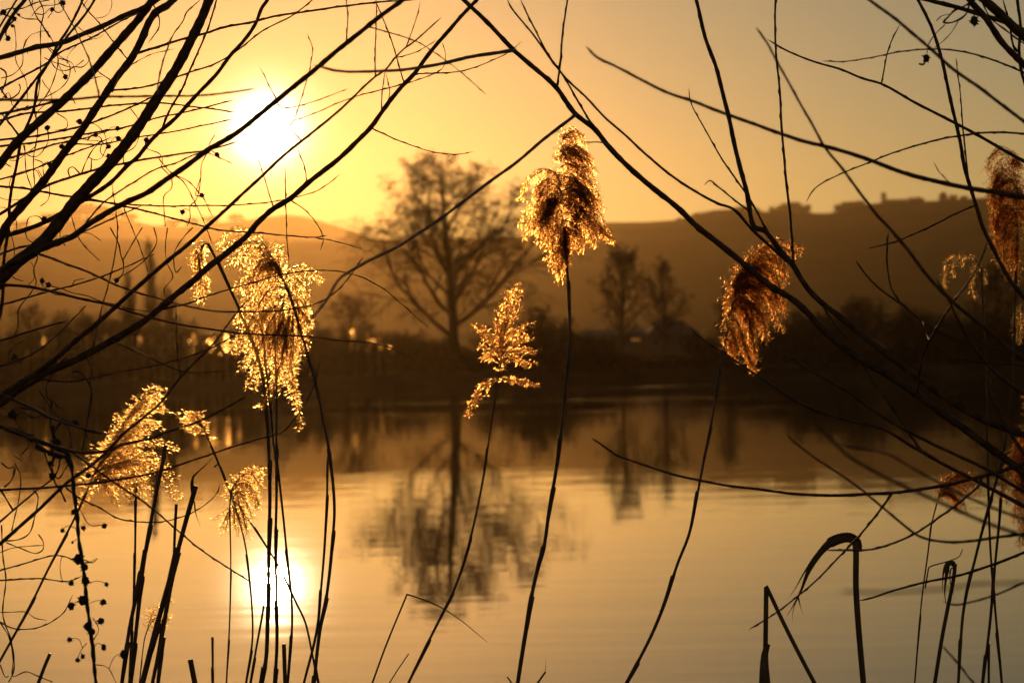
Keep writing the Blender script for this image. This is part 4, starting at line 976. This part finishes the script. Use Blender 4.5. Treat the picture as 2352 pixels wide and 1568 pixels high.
reed('reed with a sparse upright plume, left of the tall central reed',
     '938,1568 978,1485 1018,1405 1041,1358 1061,1305 1088,1205 1108,1108 1118,1045 1131,956 1141,889 1148,850', 5.2, 1.5, 4.0, 103,
     [('1146,860 1151,822 1158,770 1164,722 1170,680 1178,655 1185,652', 14, 10), ('1158,770 1166,740 1180,700 1186,672 1194,674', 14, 8), ('1156,790 1170,762 1190,752 1210,740 1220,742', 14, 6), ('1154,800 1170,786 1195,780 1222,768', 14, 6),
      ('1153,815 1172,805 1205,800 1230,802', 14, 6), ('1152,828 1175,820 1205,825 1232,836', 10, 5), ('1150,830 1138,800 1118,770 1102,752 1090,748', 8, 5), ('1150,835 1134,812 1116,800 1104,795', 8, 5), ('1150,840 1138,822 1122,815 1108,818', 9, 5),
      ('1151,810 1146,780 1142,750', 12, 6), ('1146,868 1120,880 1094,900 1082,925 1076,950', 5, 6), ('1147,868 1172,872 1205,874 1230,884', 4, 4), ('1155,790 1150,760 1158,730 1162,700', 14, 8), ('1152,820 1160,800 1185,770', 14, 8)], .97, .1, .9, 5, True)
reed('reed with the largest plume, glowing gold and hanging below the sun',
     '721,1568 735,1445 751,1362 765,1228 768,1162 758,1045 755,1029 738,939 715,839 695,776 668,682 645,632 632,600', 5.4, 2.0, 4.0, 104,
     [('640,625 625,589 600,552 570,530 545,524 522,532 506,552 500,568', 16, 10), ('640,625 620,585 590,555 560,560 540,575 528,600', 24, 14), ('645,640 625,600 598,590 575,610 560,650', 30, 16), ('648,640 640,600 640,575 642,562', 10, 6),
      ('652,650 665,620 690,612 715,626 726,645', 12, 6), ('655,655 675,640 700,660 712,676', 16, 6), ('645,650 620,630 590,650 565,690 545,730', 30, 16), ('650,660 625,660 595,700 570,750 550,790', 30, 12), ('660,680 680,665 700,690 706,735', 26, 10),
      ('668,690 690,690 704,740 706,790', 26, 8), ('655,680 630,690 600,750 580,800 556,840', 30, 12), ('655,690 640,720 615,790 596,850 585,890', 30, 10), ('665,700 660,760 640,830 620,890 600,930', 26, 8), ('672,710 690,750 690,800 676,840', 26, 8),
      ('672,720 672,780 664,840 668,890 680,930 686,980', 22, 6), ('668,720 650,790 640,850 645,890', 26, 8), ('650,640 610,610 575,640 548,660', 28, 12), ('645,630 600,570 570,575 550,600', 22, 10), ('640,700 600,720 565,760 530,800', 26, 10),
      ('655,720 630,780 610,830', 30, 14), ('650,700 650,760 660,810', 28, 12), ('670,700 700,720 712,745', 14, 6)], 1.6, .8)
reed('reed snapped near its tip with a small narrow plume hanging left of the largest plume',
     '601,1568 611,1512 615,1412 618,1245 620,1128 618,1045 613,956 603,856 580,776 540,689 493,589 477,559', 6.4, 2.4, 4.05, 105,
     [('477,559 466,563 458,580 458,610 464,650 468,690', 14, 8), ('470,562 462,578 466,610 474,640 480,652', 14, 6), ('466,566 452,590 446,610', 10, 6), ('460,600 456,640 462,680', 12, 6)], 1.4, .8)
reed('straight reed behind the largest plume with a thin brown plume inside it',
     '631,1568 636,1478 633,1245 635,1145 635,1045 635,889 632,800 630,722', 6.0, 1.8, 4.12, 106,
     [('632,800 630,740 633,680 637,655', 14, 8), ('632,780 622,740 614,720', 12, 6), ('632,790 645,750 652,730', 12, 6)], 1.1, .5)
reed('plain reed stalk rising behind the largest plume and crossing its neighbour near the water line',
     '661,1568 671,1412 658,1262 648,1162 638,1078 628,1016 621,922 611,839 598,740 572,712', 3.6, 1.8, 4.08, 107)
reed('thin reed stalk running close along the left side of the largest plume reed', '698,1568 728,1445 738,1345 745,1262 751,1145 753,1060 757,1030', 3.6, 2.2, 4.03, 108)
reed('leaning reed with a tiny plume low above the water left of the sun reflection', '731,1568 718,1505 701,1428 681,1385 640,1300 588,1218 530,1132 497,1050 473,996', 3.8, 1.4, 4.1, 109,
     [('473,996 462,980 448,968 430,952', 11, 10), ('470,992 452,985 435,978 425,968', 10, 6), ('466,984 462,968 450,950', 8, 6), ('474,998 470,985 474,975', 6, 4), ('468,986 445,960 426,950', 9, 6)], 1.5, .2)
reed('thin curved reed stalk crossing the leaning reed left of the sun reflection', '565,1568 580,1462 573,1328 560,1235 527,1125 500,1065 492,1072', 3.6, 1.4, 4.02, 110)
reed('reed with a small arched white-gold plume just above the sun reflection', '520,1568 528,1412 530,1278 528,1162 533,1118', 3.0, 1.2, 4.0, 111,
     [('530,1150 534,1118 550,1088 575,1072 600,1070 612,1080', 12, 8), ('534,1118 555,1092 580,1090 595,1110', 18, 8), ('532,1130 550,1108 572,1112 588,1140 592,1160', 22, 8), ('532,1140 548,1130 565,1150 580,1185', 22, 8), ('532,1150 545,1150 556,1180 565,1215 570,1230', 20, 6),
      ('532,1160 540,1170 546,1200 548,1225', 14, 6), ('530,1165 520,1185 510,1210', 6, 6), ('534,1140 560,1125 590,1140', 18, 8)], 1.3, .7)
reed('straight reed with a large slanting golden plume at left, below the thick willow branches', '-10,1535 67,1395 113,1302 170,1192 200,1128', 4.2, 2.0, 4.0, 112,
     [('195,1138 215,1090 245,1030 280,975 320,920 345,890 360,882 374,890', 16, 8), ('215,1090 250,1040 290,990 330,945 350,930 372,940', 26, 10), ('210,1095 250,1060 300,1020 340,1005 370,1010 402,1022', 28, 8), ('212,1100 255,1075 300,1060 340,1060 365,1075 385,1110 392,1140', 26, 6),
      ('212,1105 245,1090 290,1085 325,1100 350,1140', 26, 6), ('212,1105 235,1105 255,1130 268,1160', 24, 6), ('200,1130 192,1135 190,1155', 8, 5), ('230,1065 265,1030 310,990 352,975', 28, 12), ('240,1050 275,1010 320,970 345,960', 26, 10),
      ('260,1010 295,960 330,915 358,905', 22, 8), ('225,1080 270,1065 320,1050 355,1050', 26, 10), ('220,1100 260,1100 300,1090 330,1080', 24, 10), ('300,960 330,920 350,905 375,905', 18, 8)], 1.6, .45)
# left cluster of stalks
reed('thin upright reed stalk at the left edge of the left cluster', '280,1568 297,1445 313,1368 333,1262', 5.0, 3.6, 3.9, 113)
reed('longest leaning stalk of the left cluster, reaching up to the slanting golden plume', '300,1568 313,1445 330,1295 347,1195 363,1112 377,1045 381,1022', 5.6, 3.4, 3.92, 114)
reed('slender stalk of the left cluster standing straight behind the leaning one', '303,1450 307,1378 310,1278 313,1128 316,1102', 2.7, 2.2, 4.05, 115)
reed('thickest stalk of the left cluster with a bent leaf tip pointing right', '327,1568 367,1412 400,1295 430,1185 450,1115', 9.5, 4.2, 3.9, 116, leaves=[('443,1140 441,1110 444,1095 467,1072 492,1046', 9, .0), ('446,1150 450,1180 457,1200 461,1212', 4, .01)])
reed('short thin stalk of the left cluster ending in a cut top beside the bent leaf', '380,1400 397,1305 402,1212 405,1157', 3.2, 2.6, 3.95, 117)
reed('stalk lying close along the right side of the thickest stalk of the left cluster', '350,1568 370,1478 397,1328 413,1268', 4.4, 2.8, 3.88, 118)
reed('short stalk at the right edge of the left cluster, broken off low', '363,1568 377,1462', 4.6, 3.2, 3.9, 119)
reed('low reed with a little golden plume half hidden in the left cluster', '320,1568 333,1462 341,1440', 1.6, 1.0, 4.1, 120,
     [('336,1455 344,1425 356,1398 368,1388', 12, 8), ('345,1430 362,1415 380,1410 386,1420', 12, 6), ('342,1440 350,1420 345,1400', 9, 6), ('355,1410 375,1430 380,1440', 10, 5), ('370,1390 385,1372 391,1378', 8, 5)], .93, .4)
reed('short broken reed stub at the lower left corner, tilted right', '88,1568 103,1528 115,1500', 4.4, 3.2, 3.8, 121, sheath=False)
reed('thick broken reed stub with a ragged top, left of the sun reflection reeds', '449,1575 437,1514', 6.0, 5.0, 3.9, 122, sheath=False)
reed('thin upright broken reed stub between the ragged stub and the small arched plume reed', '489,1568 488,1462', 3.2, 2.2, 3.9, 123)
reed('short thick reed stub under the sun reflection', '655,1568 652,1478', 4.6, 3.8, 3.95, 124, sheath=False)
reed('short reed stalk leaning right under the sun reflection', '575,1568 590,1480 601,1420 606,1390', 3.6, 2.0, 3.98, 131)
# centre
reed('thin reed bent into a sharp angle with its tip pointing down right, lower centre', '855,1568 888,1478 935,1364', 2.6, 1.6, 4.0, 125, extra=[('934,1364 960,1372 1011,1393 1060,1425 1118,1473', 1.9, .5)], sheath=False)
reed('tiny slanting reed tip at the bottom left of the leaning centre stalk', '893,1570 915,1535 939,1500', 2.2, 1.0, 4.0, 126, sheath=False)
reed('tiny bent reed end at the bottom beside the tall centre stalk', '1233,1570 1253,1542', 2.4, 1.8, 4.0, 127, leaves=[('1252,1543 1254,1525 1250,1502', 1.5, 0)], sheath=False)
reed('tiny folded reed end at the bottom left of the tall centre stalk', '1178,1572 1165,1553', 1.8, 1.4, 4.0, 132, sheath=False)
# right group
reed('thick reed snapped into an inverted V, right of the plain water', '1757,1580 1758,1500 1759,1430 1760,1347', 6.0, 4.4, 3.6, 133, extra=[('1759,1345 1768,1362 1795,1420 1830,1490 1872,1570', 4.6, 4.8), ('1757,1600 1757,1500 1764,1478', 15, 6)], sheath=False)
reed('reed whose folded top droops into long dry leaves to the left', '1983,1568 1971,1428 1966,1345 1966,1262 1964,1245', 4.6, 5.6, 3.6, 134,
     leaves=[('1970,1262 1968,1245 1951,1234 1914,1242 1887,1265 1857,1312 1837,1362 1807,1415', 27, .03), ('1966,1250 1945,1236 1905,1246 1877,1272 1845,1318 1827,1350 1809,1376', 15, -.02), ('1840,1352 1833,1370 1822,1400 1820,1432', 4, .01), ('1832,1365 1838,1390 1845,1412', 4, .01), ('1968,1378 1974,1392 1972,1404 1966,1412', 4, 0), ('1968,1430 1977,1460 1975,1480 1970,1490', 4, 0)], sheath=False)
reed('reed with several short dry leaves hanging from its bent top, between the right stalks', '2147,1568 2164,1462 2177,1395 2190,1330 2194,1294', 4.0, 3.6, 3.8, 135,
     leaves=[('2194,1300 2190,1291 2176,1292 2168,1310 2164,1362', 10, .02), ('2192,1298 2180,1292 2174,1320 2170,1360 2174,1395', 12, -.02), ('2195,1300 2185,1305 2183,1340 2192,1368 2185,1384', 4, .01)], extra=[('2125,1350 2130,1320 2133,1303 2165,1292 2198,1281 2205,1275 2211,1261', 1.8, 1.0)], sheath=False)
reed('slim reed with a small brown plume drooping right, left of the crossing stalks', '2101,1568 2117,1378 2131,1272 2141,1198 2152,1155', 2.9, 1.3, 3.75, 136,
     [('2155,1148 2165,1120 2180,1095 2205,1080 2230,1082 2246,1095', 9, 8), ('2160,1135 2180,1108 2205,1100 2230,1108 2242,1122', 16, 8), ('2160,1140 2185,1120 2205,1130 2215,1155 2218,1175', 14, 6), ('2158,1140 2175,1130 2195,1140 2208,1150', 14, 6), ('2170,1115 2195,1090 2225,1095', 16, 8)], 1.3, .6, 1.0, 5, True)
reed('leaning stalk, left of the crossing stalks at right', '2201,1568 2214,1395 2241,1278 2267,1178 2297,1072 2310,1010', 3.9, 2.6, 3.75, 137)
reed('tall stalk with a heavy brown plume at the right edge, high beside the branches', '2257,1568 2274,1428 2284,1312 2297,1178 2307,1045 2311,1000 2324,889 2331,722 2336,560', 4.4, 1.8, 3.8, 138,
     [('2337,560 2335,500 2331,433 2324,377 2308,350 2290,345 2275,362 2268,390', 16, 12), ('2331,440 2318,390 2295,372 2280,400 2274,440', 28, 14), ('2334,470 2315,430 2292,430 2280,480 2276,530', 30, 14), ('2335,500 2315,470 2296,490 2290,540 2292,580', 30, 12), ('2336,520 2320,510 2308,550 2306,600 2312,630', 28, 8),
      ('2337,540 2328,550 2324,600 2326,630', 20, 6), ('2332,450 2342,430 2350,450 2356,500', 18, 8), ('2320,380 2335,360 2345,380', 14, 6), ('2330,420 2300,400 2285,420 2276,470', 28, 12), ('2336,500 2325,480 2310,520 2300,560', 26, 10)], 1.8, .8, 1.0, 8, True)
reed('stalk crossing the heavy plume reed with two little hanging tufts on its bent tip', '2301,1568 2284,1378 2274,1245 2269,1045 2264,822 2257,689 2254,616', 3.8, 1.6, 3.85, 139,
     [('2254,620 2248,610 2240,604 2236,620 2232,650 2240,678', 10, 6), ('2254,620 2262,625 2266,645', 8, 5), ('2250,608 2235,590 2212,582 2188,584 2174,598 2170,620 2170,655', 6, 8), ('2200,583 2192,600 2190,630', 8, 6), ('2215,583 2212,605', 7, 5)], .9, .9)
reed('short stalk standing at the foot of the crossing stalks', '2271,1568 2271,1478', 3.0, 2.4, 3.8, 140)
reed('dark brown plume cut by the right picture edge, low beside the crossing stalks', '2420,1568 2415,1400 2405,1200 2390,1060 2375,1000', 3.4, 1.6, 3.7, 141,
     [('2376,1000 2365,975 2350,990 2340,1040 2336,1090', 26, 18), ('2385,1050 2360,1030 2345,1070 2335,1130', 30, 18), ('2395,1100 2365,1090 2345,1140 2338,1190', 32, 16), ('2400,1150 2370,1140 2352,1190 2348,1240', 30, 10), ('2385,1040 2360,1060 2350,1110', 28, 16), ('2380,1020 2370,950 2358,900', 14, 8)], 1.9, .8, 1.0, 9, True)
reed('small loose plume hanging at the right edge behind the crossing stalks', '2400,1568 2396,1200 2385,900 2372,760 2360,700', 2.4, 1.2, 3.9, 142,
     [('2360,700 2350,690 2340,705 2334,740 2330,775', 9, 8), ('2362,705 2352,715 2346,750 2344,780', 10, 6)], .9, .9)

for o in bpy.data.objects:
    if '_wc' in o: del o['_wc']

# ------------------------------------------------------------------ haze
hz = MB(); hz.box(-1600, 1600, -260, 3300, -1.5, 240)
ho = hz.build('haze', M_HILL, smooth=False)
hm = bpy.data.materials.new('haze_air'); hm.use_nodes = True
hn = hm.node_tree.nodes; hn.remove(hn['Principled BSDF'])
pv = hn.new('ShaderNodeVolumePrincipled'); pv.inputs['Color'].default_value = (0.97, 0.63, 0.29, 1); pv.inputs['Density'].default_value = 0.000118; pv.inputs['Anisotropy'].default_value = 0.87
hm.node_tree.links.new(pv.outputs[0], hn['Material Output'].inputs['Volume'])
ho.data.materials.clear(); ho.data.materials.append(hm); ho['kind'] = 'stuff'
